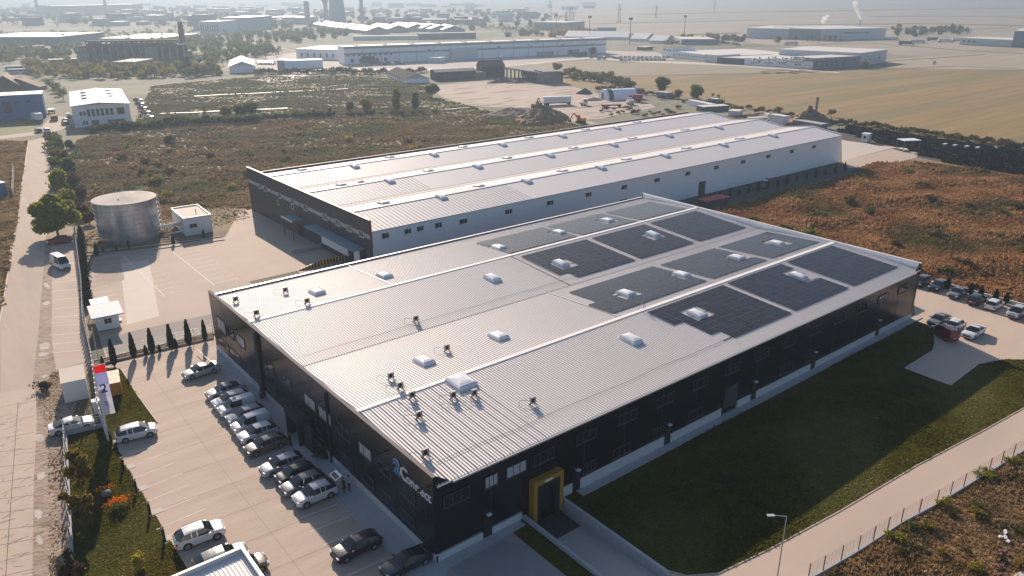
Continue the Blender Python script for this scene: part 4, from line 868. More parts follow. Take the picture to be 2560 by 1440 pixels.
# transformer kiosk, generator, cabinets
tr=rect_house('kiosk',(-20.1,53.0),R(-8),2.7,4.6,2.7,'windowless pale kiosk with a stained flat roof outside the fence','kiosk',wallm='whitep',roofm='conc_new',par=0)
ge=empty('generator',(-15.7,50.8,0),R(-10),'orange generator container with a rusty cream top beside the flags','generator')
b=MB();b.box(0,0,.25,1.7,3.9,1.95,'orange');b.box(.2,-.02,.5,.8,0,1.8,'yellow');b.box(.9,-.02,.5,1.5,0,1.8,'yellow');b.build('casing',ge)
b=MB();b.box(-.04,-.04,1.95,1.74,3.94,2.02,mat('rusty_cream',(.62,.53,.36),.6,c2=(.1,.06,.03),scale=3.5,amt=.12));b.build('lid',ge)
b=MB();b.box(.05,.05,0,1.65,3.85,.25,'black');b.build('skid',ge)
rect_house('meter_cabinet',tuple(G(236,1035)[:2]),R(-8),.9,.7,1.6,'small white meter cabinet against the fence beside the flags','cabinet',par=0,roofm='whitep')
rect_house('meter_cabinet',(-15.6,57.6),R(-8),1.1,.8,1.2,'small white cabinet half hidden by plants above the orange generator','cabinet',par=0,roofm='whitep')
# flags
def flag(P,h,cols,label,w=1.15,marks=False,bot=None,ry=0):
    t=empty('flagpole',(P[0],P[1],0),ry,label,'flagpole','flagpoles along the pale fence')
    b=MB();b.tube((0,0,0),(0,0,h),.06,.035,8,'whitep');b.blob((0,0,h),.07,6,'whitep');b.build('pole',t)
    f=MB();n=24;H=5.4;z1=h-.1
    for i in range(n):
        za=z1-H*i/n;zb=z1-H*(i+1)/n;c=cols[min(len(cols)-1,[k for k in range(len(cols)) if (i/n)<cols[k][1]][0])][0]
        wv=lambda z:.13*math.sin(z*2.1);wa=w*(1-.03*math.sin(z1-za));
        cut=lambda z: .0
        for j in range(3):
            xa=.06+w*j/3;xb=.06+w*(j+1)/3;ya=lambda z,x:wv(z)*x/w+.05*math.sin(x*5)
            f.add([(xa,ya(za,xa),za),(xa,ya(zb,xa),zb-(.0)),(xb,ya(zb,xb),zb),(xb,ya(za,xb),za)],[(0,1,2,3)],c)
    fo=f.build('flag',t)
    if marks:
        text('2',1.5,.01,'flagblue',fo,Matrix(((1,0,0,.2),(0,0,-1,-.14),(0,1,0,h-3.4),(0,0,0,1))),'mark',bold=.02)
        text('2',.65,.01,'flagblue',fo,Matrix(((1,0,0,.35),(0,0,-1,-.14),(0,1,0,h-5.0),(0,0,0,1))),'mark')
        q=MB();q.box(.55,-.16,h-3.3,.75,-.14,h-3.15,'flagblue');q.build('mark',fo)
    return t
M['flagblue']=mat('flag_blue',(.1,.12,.38),.8,trans=.3);M['flagred']=mat('flag_red',(.75,.01,.01),.8,trans=.3);M['flagw']=mat('flag_white',(.55,.55,.66),.8,trans=.3);M['flagp']=mat('flag_pale_blue',(.28,.3,.58),.8,trans=.3)
fp=G(272,1102);fh=Ht(272,1102,915)
flag(fp,fh,[('flagred',.13),('flagp',.42),('flagw',1.1)],'tall banner flag, red then blue above white, with two blue numeral marks','' and 0 or 1.15,True)
flag(fp+np.array([.35,2.3,0]),7.6,[('flagp',.3),('flagblue',.6),('flagw',1.1)],'blue and white banner flag on the middle pole behind the numeral flag')
flag(fp+np.array([.7,4.6,0]),7.6,[('flagw',.6),('flagblue',1.1)],'white banner flag on the farthest pole nearest the kiosk')
def lamp(P,h,label,ang,arm=1.1,name='lamp_post',cat='street lamp',group=None,r=.06):
    t=empty(name,(P[0],P[1],0),ang,label,cat,group)
    b=MB();b.tube((0,0,0),(0,0,h),r*1.2,r*.75,8,'pole');b.tube((0,0,h),(arm,0,h+.12),r*.7,r*.6,6,'pole');b.build('pole',t,True)
    b=MB();b.box(arm,-.13,h+.06,arm+.6,.13,h+.16,'pole');b.box(arm+.05,-.1,h+.045,arm+.55,.1,h+.06,'lampw');b.build('lamp_head',t);return t
P=G(1938,1478);lamp(P,Ht(1938,1478,1291),'slim grey street lamp rising at the bottom edge in front of the shaded lawn',R(142),1.0)
t=MB();t.tube((0,0,0),(0,0,6),.07,.045,7,'pole');P=G(251,921);tag(t.build('pole',loc=(P[0],P[1],0)),'bare thin grey pole between the guard hut and the planting bed','pole')
for i,(a,b) in enumerate((((172,745),(180,690)),((190,905),(205,850)))):
    pass
# lamp bollards on the lawn edge
for i,px in enumerate([(279,1107),(308,1172),(341,1226),(375,1284),(411,1348)]):
    P=G(*px);t=empty('bollard',(P[0],P[1],0),0,'dark square bollard with a light slot, %s of the row along the lawn edge'%['farthest','second farthest','middle one','second nearest','nearest'][i],'bollard','dark bollards along the lawn edge')
    b=MB();b.box(-.11,-.11,0,.11,.11,1.15,'black');b.box(-.11,-.11,1.3,.11,.11,1.4,'black');b.box(-.02,-.11,1.15,.02,.11,1.3,'black');b.build('post',t)
    b=MB();b.box(-.09,-.08,1.17,-.03,.08,1.29,'lampw');b.build('lamp',t)
    k=MB();k.box(-.5,-.45,0,.55,.4,.02,'conc_new');o=k.build('slab');o['kind']='structure';o.location=(P[0]+.6,P[1],.006)
# white boom, charger, bins, canopy building, plants
bo=MB();a=G(493,881);b=G(530,915);bo.tube((a[0],a[1],.55),(b[0],b[1],.55),.06,n=6,m='whitep');bo.box(b[0]-.15,b[1]-.15,0,b[0]+.15,b[1]+.15,.7,'metal');tag(bo.build('boom'),'low white boom pointing from the lone silver sedan towards the cypresses','barrier')
P=G(727,1115);b=MB();b.box(-.18,-.14,0,.18,.14,.1,'oldc');b.box(-.14,-.1,.1,.14,.1,1.35,'black');b.box(-.16,-.1,1.35,.16,.02,1.7,'framed');tag(b.build('charging_post',loc=(P[0],P[1],.05)),'dark charging post on the pavement behind the bronze car','charger')
P=G(655,997);b=MB();b.lathe([(.22,0),(.26,.1),(.26,.75),(.2,.85)],12,'framed');tag(b.build('bin',loc=(P[0],P[1],.05)),'round dark litter bin on the pavement by the far windows','bin')
P=G(764,1068);b=MB();b.box(-.5,-.5,0,.5,.5,1.1,'framed');b.box(-.6,-.6,1.1,.6,.6,1.18,'metal');tag(b.build('planter_box',loc=(P[0]+.3,P[1],.05)),'square dark box standing left of the entrance','planter')
bush((806,1142),1.7,'potted leafy shrub right of the entrance box',.9,'leaf',400)
P=G(782,1130);b=MB();b.box(-.15,-1.0,0,.15,1.1,2.9,'black');tag(b.build('entrance_screen',loc=(P[0],P[1]+.6,.05)),'freestanding tall black screen in front of the entrance','screen')
for x,lb in ((17.2,'first'),(47.3,'second'),(77.9,'third')):
    pass
# kiosk roof at the bottom edge
kr=empty('gatehouse',(-18.0,-3,0),R(0),'little building at the bottom edge with a pale rimmed ribbed roof','building')
C4=G(608,1372,3.2)[:2];C5=G(440,1445,3.2)[:2];C6=G(662,1450,3.2)[:2]
kr.location=(C4[0],C4[1],0)
b=MB();b.box(-6.2,-5,0,0,0,3.0,'whitep');b.build('wall',kr)
b=MB()
for q in ((-6.2,-.25,0,0),(-.25,-5,0,-.25),(-6.2,-5,-5.95,-.25),(-5.95,-5,-.25,-4.75)): b.box(q[0],q[1],3.0,q[2],q[3],3.55,'trim')
b.build('parapet',kr)
b=MB();b.box(-5.95,-4.75,3.0,-.25,-.25,3.1,'roof')
for i in range(18): b.box(-5.8+.32*i,-4.7,3.1,-5.75+.32*i,-.3,3.15,'roof')
b.build('roof',kr)
# people
def person(P,face,label,top,leg,coat=False,arm=0):
    J=dict(p=(0,0,.95),w=(0,0,1.12),c=(.02,0,1.35),n=(.02,0,1.5),h1=(.03,0,1.6),h2=(.03,0,1.72),
      ls=(0,.19,1.43),le=(.02,.27,1.16),lh=(.16+arm*.15,.24,.98+arm*.15),rs=(0,-.19,1.43),re=(.04,-.26,1.16),rh=(.22,-.18,1.02),
      lk=(.03,.1,.5),la=(-.03,.11,.09),lt=(.13,.12,.04),rk=(.06,-.1,.5),ra=(.02,-.11,.09),rt=(.18,-.12,.04),lp=(0,.09,.9),rp=(0,-.09,.9))
    ed=[('p','w'),('w','c'),('c','n'),('n','h1'),('h1','h2'),('c','ls'),('ls','le'),('le','lh'),('c','rs'),('rs','re'),('re','rh'),('p','lp'),('lp','lk'),('lk','la'),('la','lt'),('p','rp'),('rp','rk'),('rk','ra'),('ra','rt')]
    rad=dict(p=.14,w=.13,c=.15,n=.06,h1=.085,h2=.095,ls=.075,le=.05,lh=.035,rs=.075,re=.05,rh=.035,lk=.065,la=.045,lt=.04,rk=.065,ra=.045,rt=.04,lp=.1,rp=.1)
    ks=list(J);me=bpy.data.meshes.new('body');me.from_pydata([J[k] for k in ks],[(ks.index(a),ks.index(b)) for a,b in ed],[])
    o=bpy.data.objects.new('tmp',me);COL.objects.link(o);md=o.modifiers.new('s','SKIN');o.modifiers.new('d','SUBSURF').levels=1
    for k,v in zip(ks,me.skin_vertices[0].data): v.radius=(rad[k],)*2;v.use_root=(k=='p')
    bpy.context.view_layer.update();m2=bpy.data.meshes.new_from_object(o.evaluated_get(bpy.context.evaluated_depsgraph_get()));bpy.data.objects.remove(o)
    m2.materials.clear()
    for mm in (M[top],M[leg],M['skin'],M['black']): m2.materials.append(mm)
    for f in m2.polygons:
        z=f.center.z;y=abs(f.center.y);f.material_index=2 if z>1.5 or (y>.15 and z<1.06 and z>.9) else (0 if z>(.6 if coat else .93) else (3 if z<.1 else 1));f.use_smooth=True
    q=empty('person',(P[0],P[1],.05),face,label,'person');obj_from('body',m2,q)
    b=MB();b.blob((.015,0,1.74),.108,10,'hair',sz=.85);b.build('hair',q,True)
    b=MB()
    for s in (.035,-.035): b.blob((.12,s,1.69),.012,6,'black')
    b.blob((.135,0,1.66),.016,6,'skin');b.box(.115,-.025,1.61,.125,.025,1.62,'red');b.build('face',q)
    for s,hx in ((1,J['lh']),(-1,J['rh'])):
        b=MB();b.blob(hx,.04,6,'skin',sx=1.3,sy=.6)
        for k in range(4): b.tube((hx[0]+.03,hx[1]-.03+.02*k,hx[2]-.01),(hx[0]+.085+.01*(k in(1,2)),hx[1]-.03+.02*k,hx[2]-.04),.009,.007,5,'skin')
        b.tube((hx[0],hx[1]-s*.035,hx[2]+.01),(hx[0]+.045,hx[1]-s*.06,hx[2]+.02),.01,.008,5,'skin');b.build('hand',q)
    if coat: b=MB();b.lathe([(.19,.5),(.18,.8),(.15,1.1),(.17,1.4)],12,top);b.build('coat',q,True)
    return q
person(G(861,1232),R(170),'person in a long dark coat standing behind the open tailgate','clothd','clothd',True)
person(G(874,1226),R(195),'person in a pale top and dark trousers beside the facade','clothl','clothd',False,.5)
# lawn plants
tree((212,1250),6.2,'slim young tree with yellow leaves beside the corner of the garden wall','airy','leafy',1100,.8,seed=2)
tree((216,1335),5.4,'young airy tree with olive leaves halfway along the garden wall','airy','leafy',1000,1.0,seed=1)
tree((200,1500),5.0,'young dry tree at the bottom end of the garden wall','airy','leafb',500,.9,seed=0)
bush((348,1425),1.9,'dry tan ornamental grass clump near the bottom of the lawn',.6,'leafy',500)
bush((318,1095),.9,'low dry shrub under the roof-bar hatchback on the lawn',1.2,'leafb',300)
bush((300,1275),1.0,'low bush carrying bright orange flowers on the lawn',1.3,'leaf',300)
fl=[]
rs=np.random.default_rng(5)
def flowers(px,sx,sy,n,lb):
    P=G(*px);p=np.stack([P[0]+rs.normal(size=n)*sx,P[1]+rs.normal(size=n)*sy,.2+rs.random(n)*.5],1);u=rs.normal(size=(n,3))*.05;v=rs.normal(size=(n,3))*.04+np.array([0,0,.11])
    tag(obj_from('flowers',np_mesh('flowers',np.stack([p-u,p+u,p+u*.3+v,p-u*.3+v],1).reshape(-1,3),n,'flower')),lb,'flowers')
flowers((296,1262),.6,.3,260,'bright orange flower clump in the middle of the lawn');flowers((265,1229),.5,.15,70,'two small tufts of red flowers in the tree shadow')
tag(MB().blob((0,0,.35),.5,10,'oldc',sz=.7).build('boulder',loc=tuple(G(267,1240))),'rounded grey boulder beside the orange flowers','boulder')
bush((105,975),1.3,'scruffy green shrub at the end of the asphalt road',1.3,'leafb',400)
# planting around kiosk and hedges on the roadside
for i,(px,h,k) in enumerate([((150,470),5.5,'leafg'),((168,430),4.5,'leaf'),((160,400),4,'leafy'),((185,470),4.2,'leafb'),((172,515),4.6,'leafg'),((200,500),4,'leafb'),((150,370),3.5,'leaf'),((178,372),3.2,'leafb'),((205,545),3.4,'leafb'),((225,560),3.0,'leafb')]):
    bush(px,h,['dense','ragged','browning','dull','leafy','thin','small','low','dry','bare'][i]+' roadside thicket shrub '+['behind the big round tree','above the round tree','in the middle of the thicket','on the field side of the thicket','right behind the big tree crown','near the left of the tank','at the far end of the thicket','at the far field end','close to the tank','touching the tank rim'][i],.75,k,900,'thicket shrubs between the road and the scrubland')
# ============================================================= MIDDLE DISTANCE
def hall(name,label,fl,fr,topl,back,roof='flat',wallm='white',roofm='farroof',cat='building',rise=.08,wins=(),doors=(),rib=0,over=.3,sky=0,group=None,h=None,depth=None):
    """building standing on the line fl..fr (pixels), height from the row topl, depth from a back eave pixel"""
    P0,P1=G(*fl),G(*fr);d=P1-P0;Lh=np.linalg.norm(d);d/=Lh;n=np.array([-d[1],d[0],0])
    if n@(P0-CP)<0: n=-n
    h=h or Ht(*fl,topl);D=depth or abs((G(*back,h)-P0)@n)
    rz=math.atan2(d[1],d[0]);t=empty(name,(P0[0],P0[1],0),rz,label,cat,group)
    b=MB();b.box(0,0,0,Lh,D,h,wallm)
    rs_=D*rise if roof=='gable' else (Lh*rise if roof=='gablef' else 0)
    if roof=='gable':
        for x in (0,Lh): b.add([(x,0,h),(x,D,h),(x,D/2,h+rs_)],[(0,1,2),(2,1,0)],wallm)
    if roof=='gablef':
        for y in (0,D): b.add([(0,y,h),(Lh,y,h),(Lh/2,y,h+rs_)],[(0,1,2),(2,1,0)],wallm)
    b.build('wall',t);r=MB();o=over
    if roof=='flat': r.box(-.1,-.1,h,Lh+.1,D+.1,h+.12,roofm)
    elif roof=='gable':
        e=-rs_/(D/2)*o
        for y0,y1,z0,z1 in ((-o,D/2,h+e,h+rs_),(D/2,D+o,h+rs_,h+e)): r.add([(-o,y0,z0+.05),(Lh+o,y0,z0+.05),(Lh+o,y1,z1+.05),(-o,y1,z1+.05),(-o,y0,z0-.15),(Lh+o,y0,z0-.15),(Lh+o,y1,z1-.15),(-o,y1,z1-.15)],[(0,1,2,3),(7,6,5,4),(0,4,5,1),(1,5,6,2),(3,2,6,7),(0,3,7,4)],roofm)
    else:
        e=-rs_/(Lh/2)*o
        for x0,x1,z0,z1 in ((-o,Lh/2,h+e,h+rs_),(Lh/2,Lh+o,h+rs_,h+e)): r.add([(x0,-o,z0+.05),(x1,-o,z1+.05),(x1,D+o,z1+.05),(x0,D+o,z0+.05),(x0,-o,z0-.15),(x1,-o,z1-.15),(x1,D+o,z1-.15),(x0,D+o,z0-.15)],[(0,1,2,3),(7,6,5,4),(0,4,5,1),(3,2,6,7),(0,3,7,4),(1,5,6,2)],roofm)
    ro=r.build('roof',t)
    for (a,c,z0,z1) in wins:
        b=MB();b.box(a*Lh,-.08,z0*h,c*Lh,-.003,z1*h,'glass');b.build('window',t)
    for (a,c,z1,m) in doors: b=MB();b.box(a*Lh,-.1,0,c*Lh,-.003,z1*h,m);b.build('door',t)
    if rib:
        b=MB()
        for i in range(1,int(Lh/rib)): b.box(i*rib,-.12,0,i*rib+.25,-.002,h,'farg')
        b.build('pilaster',t)
    if sky:
        nn=int(Lh/sky)
        for i in range(nn):
            for y in ((.3,.7) if D<70 else (.2,.5,.8)):
                zz=h+.12 if roof=='flat' else (h+.05+rs_*(1-abs(y-.5)*2) if roof=='gable' else h+.05+rs_*(1-abs((i+.5)/nn-.5)*2))
                b=MB();b.box((i+.5)*sky-1.0,y*D-1.5,zz-.1,(i+.5)*sky+1.0,y*D+1.5,zz+.55,'dome');b.build('skylight',ro)
    return t,Lh,D,h
def row(n,a,c,w,z0,z1): return [(a+(c-a)*i/max(1,n-1),a+(c-a)*i/max(1,n-1)+w,z0,z1) for i in range(n)]
t,Lh,D,h=hall('workshop','white workshop hall with tall windows and a low grey gable roof beyond the road',(188,320),(331,310),266,(300,223),'gablef','whitep','lightband',rise=.045,wins=row(6,.25,.65,.05,.5,.82)+[(.12,.16,.55,.72),(.18,.22,.55,.72),(.77,.9,.52,.82),(.15,.18,.12,.3),(.2,.23,.12,.3)],doors=[(.3,.42,.3,'fard'),(.58,.88,.28,'fard')],sky=0)
for x,y in ((.25,.35),(.25,.55),(.25,.75),(.72,.4),(.72,.6),(.72,.8)): b=MB();b.box(x*Lh-1,y*D-.6,h+.2,x*Lh+1,y*D+.6,h+1.1,'dome');b.build('skylight',t)
b=MB();b.box(Lh/2-.35,-.2,h+Lh*.045,Lh/2+.35,D,h+Lh*.045+.12,'trim');b.build('ridge_cap',t)
hall('annex','small grey annex leaning on the left of the white workshop hall',(172,312),(187,318),283,(176,276),'flat','farg','trim',depth=9,wins=[(.3,.7,.5,.8)])
t,Lh,D,h=hall('workshop','bright blue workshop with a pale flat roof at the left edge',(-60,305),(116,294),243,(115,226),'gable','blue','trim',rise=.02,wins=[(.42,.53,.45,.72),(.42,.53,.28,.42),(.6,.67,.66,.76),(.76,.82,.66,.76)])
hall('house','brick-red gabled barn behind the blue workshop',(-20,232),(50,229),214,(30,205),'gablef','brick','tile',rise=.38)
hall('house','low tile-roofed shed right of the brick-red barn',(100,226),(118,222),217,(112,203),'gable','oldc','tile',rise=.2,depth=22)
hall('kiosk','small blue cabin at the left edge behind a plank fence',(-10,496),(21,490),462,(18,450),'flat','blue','trim')
mesh_fence('fence',[G(33,492),G(36,428)],2.2,'short pale plank fence beside the blue cabin',2.2,base=1.9,basem='oldc',basew=.15)
# white box truck and implements beside the blue workshop
def truck(px,rz,label,ln=8,boxm='whitep',cabm='white',cab=True,boxh=2.5,z0=1.1,group=None,w=2.5,name='truck'):
    P=G(*px);t=empty(name,(P[0],P[1],0),R(rz),label,'truck' if cab else 'trailer',group)
    if boxm: b=MB();b.box(-ln/2,-w/2,z0,ln/2,w/2,z0+boxh,boxm);b.build('cargo_box',t)
    b=MB();b.box(-ln/2,-w*.4,z0-.35,ln/2+(2.2 if cab else 0),w*.4,z0-.05,'black');b.build('chassis',t)
    if cab:
        b=MB();x=ln/2+.25;b.add([(x,-w/2,.5),(x+2.1,-w/2,.5),(x+2.1,-w/2,1.7),(x+1.75,-w/2,2.9),(x,-w/2,3.0),(x,w/2,.5),(x+2.1,w/2,.5),(x+2.1,w/2,1.7),(x+1.75,w/2,2.9),(x,w/2,3.0)],[(0,1,2,3,4),(9,8,7,6,5),(1,6,7,2),(3,8,9,4),(0,4,9,5),(0,5,6,1),(2,7,8,3)],PA[cabm])
        c=b.build('cab',t);b=MB();b.add([(x+2.13,-w*.44,1.78),(x+2.13,w*.44,1.78),(x+1.83,w*.44,2.75),(x+1.83,-w*.44,2.75)],[(0,1,2,3)],'glass')
        for s in (1,-1): b.box(x+.7,s*(w/2+.01)-.01,1.7,x+1.7,s*(w/2+.01)+.01,2.6,'glass')
        b.build('windscreen',c)
    for xx in ((-ln/2+1.0,-ln/2+2.1)+((ln/2+1.4,) if cab else (ln/2-.8,))):
        for s in (1,-1): b=MB();b.tube((xx,s*w*.42-.15,.48),(xx,s*w*.42+.15,.48),.48,n=12,m='tyre');b.build('wheel',t)
    return t
truck((96,305),100,'white box truck standing beside the blue workshop',5)
car('suv','dark',(97,331),95,'dark pickup on the plot corner below the white box truck')
truck((137,300),80,'red farm trailer loaded with machinery between the two workshops',7,'brick',cab=False,boxh=.9)
truck((130,283),80,'short trailer with white parts behind the red farm trailer',5,'farw',cab=False,boxh=.7)
car('wagon','white',(165,305),100,'white car nearest the corner of the white workshop hall')
car('hatch','blue',(163,312),100,'blue-white hatchback parked below the white car at the workshop')
car('suv','white',(118,331),90,'light van by the red farm trailer')
for i,px in enumerate([(349,262),(356,272),(364,283),(372,295),(345,252)]): car('sedan',['dark','blue','grey','white','red'][i],px,-60,['dark','blue','grey','white','red'][i]+' car parked behind the right side of the white workshop hall','cars behind the white workshop')
bus=lambda px,lb,l=12: truck(px,-10,lb,l,'whitep',cab=False,boxh=2.5,z0=.5,name='bus')
for q,px,lb in ((0,(40,176),'white and blue coach, the farther one left of the trees'),(1,(49,184),'white coach with teal stripe, the nearer one')):
    t=bus(px,lb);t['category']='bus';b=MB();b.box(-5.8,-1.3,1.6,5.9,1.3,2.4,'glass');b.build('window',t)
mesh_fence('fence',[G(55,205),G(53,190)],2.5,'short dark fence right of the coaches',3,base=2.2,basem='fard',basew=.2)
# ruined factory
P0,P1=G(205,165),G(465,160);d=(P1-P0);Lr=np.linalg.norm(d);rz=math.atan2(d[1],d[0])
rf=empty('ruined_factory',(P0[0],P0[1],0),rz,'long derelict concrete factory frame with a row of empty upper windows','ruin')
h1=Ht(205,165,115);h2=Ht(250,163,102)
b=MB();b.box(0,0,h1-1.2,Lr,14,h1,'oldd');b.box(0,2,0,Lr,13,h1*.45,'oldd');b.box(0,10,0,Lr,12,h1-1.2,'oldd');b.box(Lr*.62,-1,0,Lr*.74,3,h1-1.2,'oldc');b.box(-.5,-.5,0,Lr*.07,6,h1-1.2,'oldc');b.build('frame',rf)
for i in range(15): x=Lr*i/14; b=MB();b.box(x-.5,0,0,x+.5,1.2,h1-1.2,'oldc');b.build('column',rf)
b=MB();x0,x1=Lr*.06,Lr*.93;b.box(x0,3,h1,x1,3.5,h1+1.2,'oldd');b.box(x0,3,h2-1,x1,9,h2,'oldd');n=18
for i in range(n+1): x=x0+(x1-x0)*i/n;b.box(x-.5,3,h1+1.2,x+.5,3.6,h2-1,'oldd')
b.box(x0,8.6,h1,x0+(x1-x0)*.12,9,h2-1,'oldd');b.build('window_gallery',rf)
P=G(463,150);hc=Ht(463,150,54);b=MB();b.lathe([(3.0,0),(1.7,hc),(1.5,hc)],14,'brick');b.box(-5,-4,0,5,3,hc*.24,'brick');tag(b.build('chimney',loc=(P[0],P[1],0)),'tall brick chimney at the right end of the derelict factory','chimney')
hall('ruin','pale-roofed shed hidden in trees left of the derelict factory',(124,163),(196,160),150,(192,145),'flat','oldd','conc_new')
hall('ruin','square ruined concrete hut standing in front of the derelict factory',(285,181),(342,181),155,(335,147),'flat','oldc','conc_new',wins=[(.1,.35,.4,.7),(.5,.8,.4,.7)])
hall('storage_hall','cream-roofed depot with dark skylights just behind the derelict factory',(248,104),(395,104),96,(380,84),'flat','farg','farroof',sky=0)
hall('storage_hall','long dark-walled hall with a striped pale roof at the left edge',(-80,113),(150,112),93,(126,81),'flat','fard','farroof')
hall('house','small hut with an orange roof in front of the striped hall',(69,126),(107,125),116,(105,112),'flat','farg','tile')
hall('storage_hall','white tent hall with a pointed roof beside the reeds',(575,183),(640,181),166,(600,150),'gablef','white','whitep',rise=.18)
hall('storage_hall','long low white shed with a bright roof in front of the huge warehouse',(712,172),(808,169),152,(800,147),'flat','white','whitep')
hall('annex','small grey annex on the left end of the long low white shed',(694,172),(711,172),150,(705,147),'flat','farg','trim')
# huge white warehouse
t,Lh,D,h=hall('logistics_hall','huge white logistics warehouse with a cream roof stretching across the middle distance',(862,161),(1515,132),117,(1400,96),'flat','white','farroof',rib=14,sky=22,wins=row(9,.01,.15,.008,.45,.6)+row(5,.02,.13,.01,.1,.3)+row(6,.28,.93,.012,.6,.68),doors=[(.055,.1,.42,'fard'),(.7,.77,.25,'farg'),(.83,.88,.3,'fard')])
b=MB();b.box(Lh*.36,-3,0,Lh*.46,-.15,h*.68,'farw');b.build('lean_to',t)
b=MB();b.box(.0,-.3,h*.52,Lh,-.13,h*.62,'farg');b.box(0,-.3,h*.86,Lh,-.13,h,'farg');b.build('grey_band',t)
hall('annex','white flat-roofed annex at the left end of the huge warehouse',(742,147),(860,150),122,(793,105),'flat','white','whitep',depth=40,wins=row(7,.1,.9,.03,.2,.6))
for i in range(16):
    px=(905+6.6*i+rng.uniform(-1,1),160+rng.uniform(-2,3.5));c=car(rng.choice(['sedan','hatch','suv']),rng.choice(['white','silver','dark','blue','cream','grey']),px,rng.choice([30,90,-60]),'small parked car in the line at the left front of the huge warehouse','cars before the huge warehouse')
for i in range(14): car('hatch','white',(648+(i%7)*6,158+3.2*(i//7)),40,'white car in the block left of the long low shed','white cars left of the long low shed')
for i in range(34):
    k=i%3;car(rng.choice(['sedan','hatch','wagon']),rng.choice(['white','silver','dark','blue','grey','silver','white']),(1553+(i//3)*10.6+rng.uniform(-1,1),144.5+3.4*k),28,'parked car in the crowded works car park left of the white works','cars in the works car park')
for i in range(12): car(rng.choice(['sedan','hatch']),rng.choice(['dark','silver','blue','grey']),(1478+i*6.5,144+rng.uniform(-2,4)),rng.choice([20,200]),'car along the lane between the huge warehouse and the works car park','cars along the works lane')
hall('container','dark container block below the right end of the huge warehouse',(1432,142),(1468,140),130,(1466,128),'flat','fard','lightband')
hall('container','brown-sided container block in front of the huge warehouse',(1345,144),(1378,142),136,(1376,134),'flat','farg','farroof')
hall('house','small white van-like cabin in front of the grey lean-to',(1068,157),(1100,158),144,(1098,142),'flat','farw','farw')
# dark ruin, brick tower, open concrete frame
t,Lh,D,h=hall('ruin','long dark roofless-looking barn at the back of the pinkish yard',(1090,202),(1190,197),180,(1180,172),'gable','oldd',mat('old_roof',(.2,.19,.19),.9,c2=(.13,.125,.125),scale=.2,amt=.5),rise=.12,over=.6,wins=[(.2,.25,.4,.8),(.6,.64,.3,.8)])
hall('ruin','brick-red two-storey ruin in the middle of the dark barn row',(1205,194),(1262,192),166,(1258,160),'gable','oldd','brick',rise=.25,wins=[(.2,.3,.5,.8),(.6,.7,.5,.8)])
hall('ruin','low rubble-walled link between the barn and the brick-red ruin',(1188,198),(1215,196),182,(1210,178),'flat','oldc','oldd')
P0,P1=G(1257,192),G(1358,209);d=P1-P0;Lq=np.linalg.norm(d);t=empty('open_shed',(P0[0],P0[1],0),math.atan2(d[1],d[0]),'open concrete frame shed with bare columns right of the brick-red ruin','ruin');hq=Ht(1257,192,167)
b=MB();b.box(-1,-1,hq-.8,Lq+1,14,hq,'oldc');b.build('roof',t);b=MB();b.box(0,13,0,Lq,13.5,hq-.8,'oldd');b.build('rear_wall',t)
for i in range(11): b=MB();b.box(Lq*i/10-.35,0,0,Lq*i/10+.35,.7,hq-.8,'oldc');b.build('column',t)
hall('ruin','windowless grey concrete end block of the open shed',(1360,210),(1403,208),180,(1400,172),'flat','oldc','oldc')
hall('house','long low white bungalow with a dark grey roof at the yard entrance',(966,190),(1014,209),180,(1030,180),'gable','white',mat('slate',(.05,.047,.047),.95,spec=.05),rise=.2,depth=14,wins=row(9,.05,.9,.04,.4,.75))
# yard with lorries
truck((1392,262),-24,'white semi-trailer parked alone on the pinkish yard',13,'whitep',cab=False,boxh=2.7)
truck((1452,263),-40,'white tractor unit right of the semi-trailer',1.2,None,'white')
truck((1528,268),-28,'rust-red low loader with raised ramps at the yard edge',9,'brick',cab=False,boxh=.15)
truck((1576,262),60,'white crane lorry right of the red low loader',3,'farw','white',boxh=1.2)
truck((1594,254),120,'bright red lorry in front of the arched hangar',4,'red','red',boxh=2.2)
P0=G(1516,251);P1=G(1606,247);d=P1-P0;La=np.linalg.norm(d);hg=empty('arched_hangar',(P0[0],P0[1],0),math.atan2(d[1],d[0])+.0,'white half-round arched hangar with dark end bands','hangar');ra=4.6
def arch(x0,x1,r,m,nm):
    b=MB();n=16;vs=[(x,ra-r*math.cos(PI*i/n),r*math.sin(PI*i/n)*1.02) for x in (x0,x1) for i in range(n+1)]
    b.add(vs,[(i,i+1,n+2+i,n+1+i) for i in range(n)],m);return b.build(nm,hg,True)
arch(0,La,ra,'white','shell');arch(1.5,4.0,ra+.06,'fard','dark_band');arch(La-2.5,La+.2,ra+.06,'fard','dark_band')
b=MB();n=16;b.add([(0.02,ra-ra*math.cos(PI*i/n),ra*math.sin(PI*i/n)*1.02) for i in range(n+1)],[tuple(range(n+1))[::-1]],'whitep');b.build('end_wall',hg);b=MB();b.box(-.05,ra-1.3,0,.0,ra+1.2,3.2,'fard');b.build('door',hg)
hall('container','dark blue container beyond the arched hangar',(1641,243),(1667,246),230,(1665,229),'flat','farbl','lightband')
hall('container','long pale container half hidden behind the rear warehouse roof',(1718,262),(1775,274),250,(1776,256),'flat','white','whitep',depth=3)
hall('container','long dark curved-top shelter behind the first roof ridge',(1757,280),(1822,276),268,(1820,261),'flat','fard','farroof',depth=5)
hall('container','white cargo body on stands near the second roof ridge',(1922,306),(1958,312),286,(1960,283),'flat','whitep','whitep',depth=3)
hall('container','small white-topped frame container near the field edge',(1769,256),(1793,257),247,(1793,246),'flat','farg','whitep',depth=3)
hall('container','slatted cage shelter with a pale top beyond the rear warehouse',(1981,312),(2050,324),300,(2048,304),'flat',mat('cage',(.1,.1,.1),.8,c2=(.3,.3,.3),scale=3,amt=.2),'lightband',depth=4)
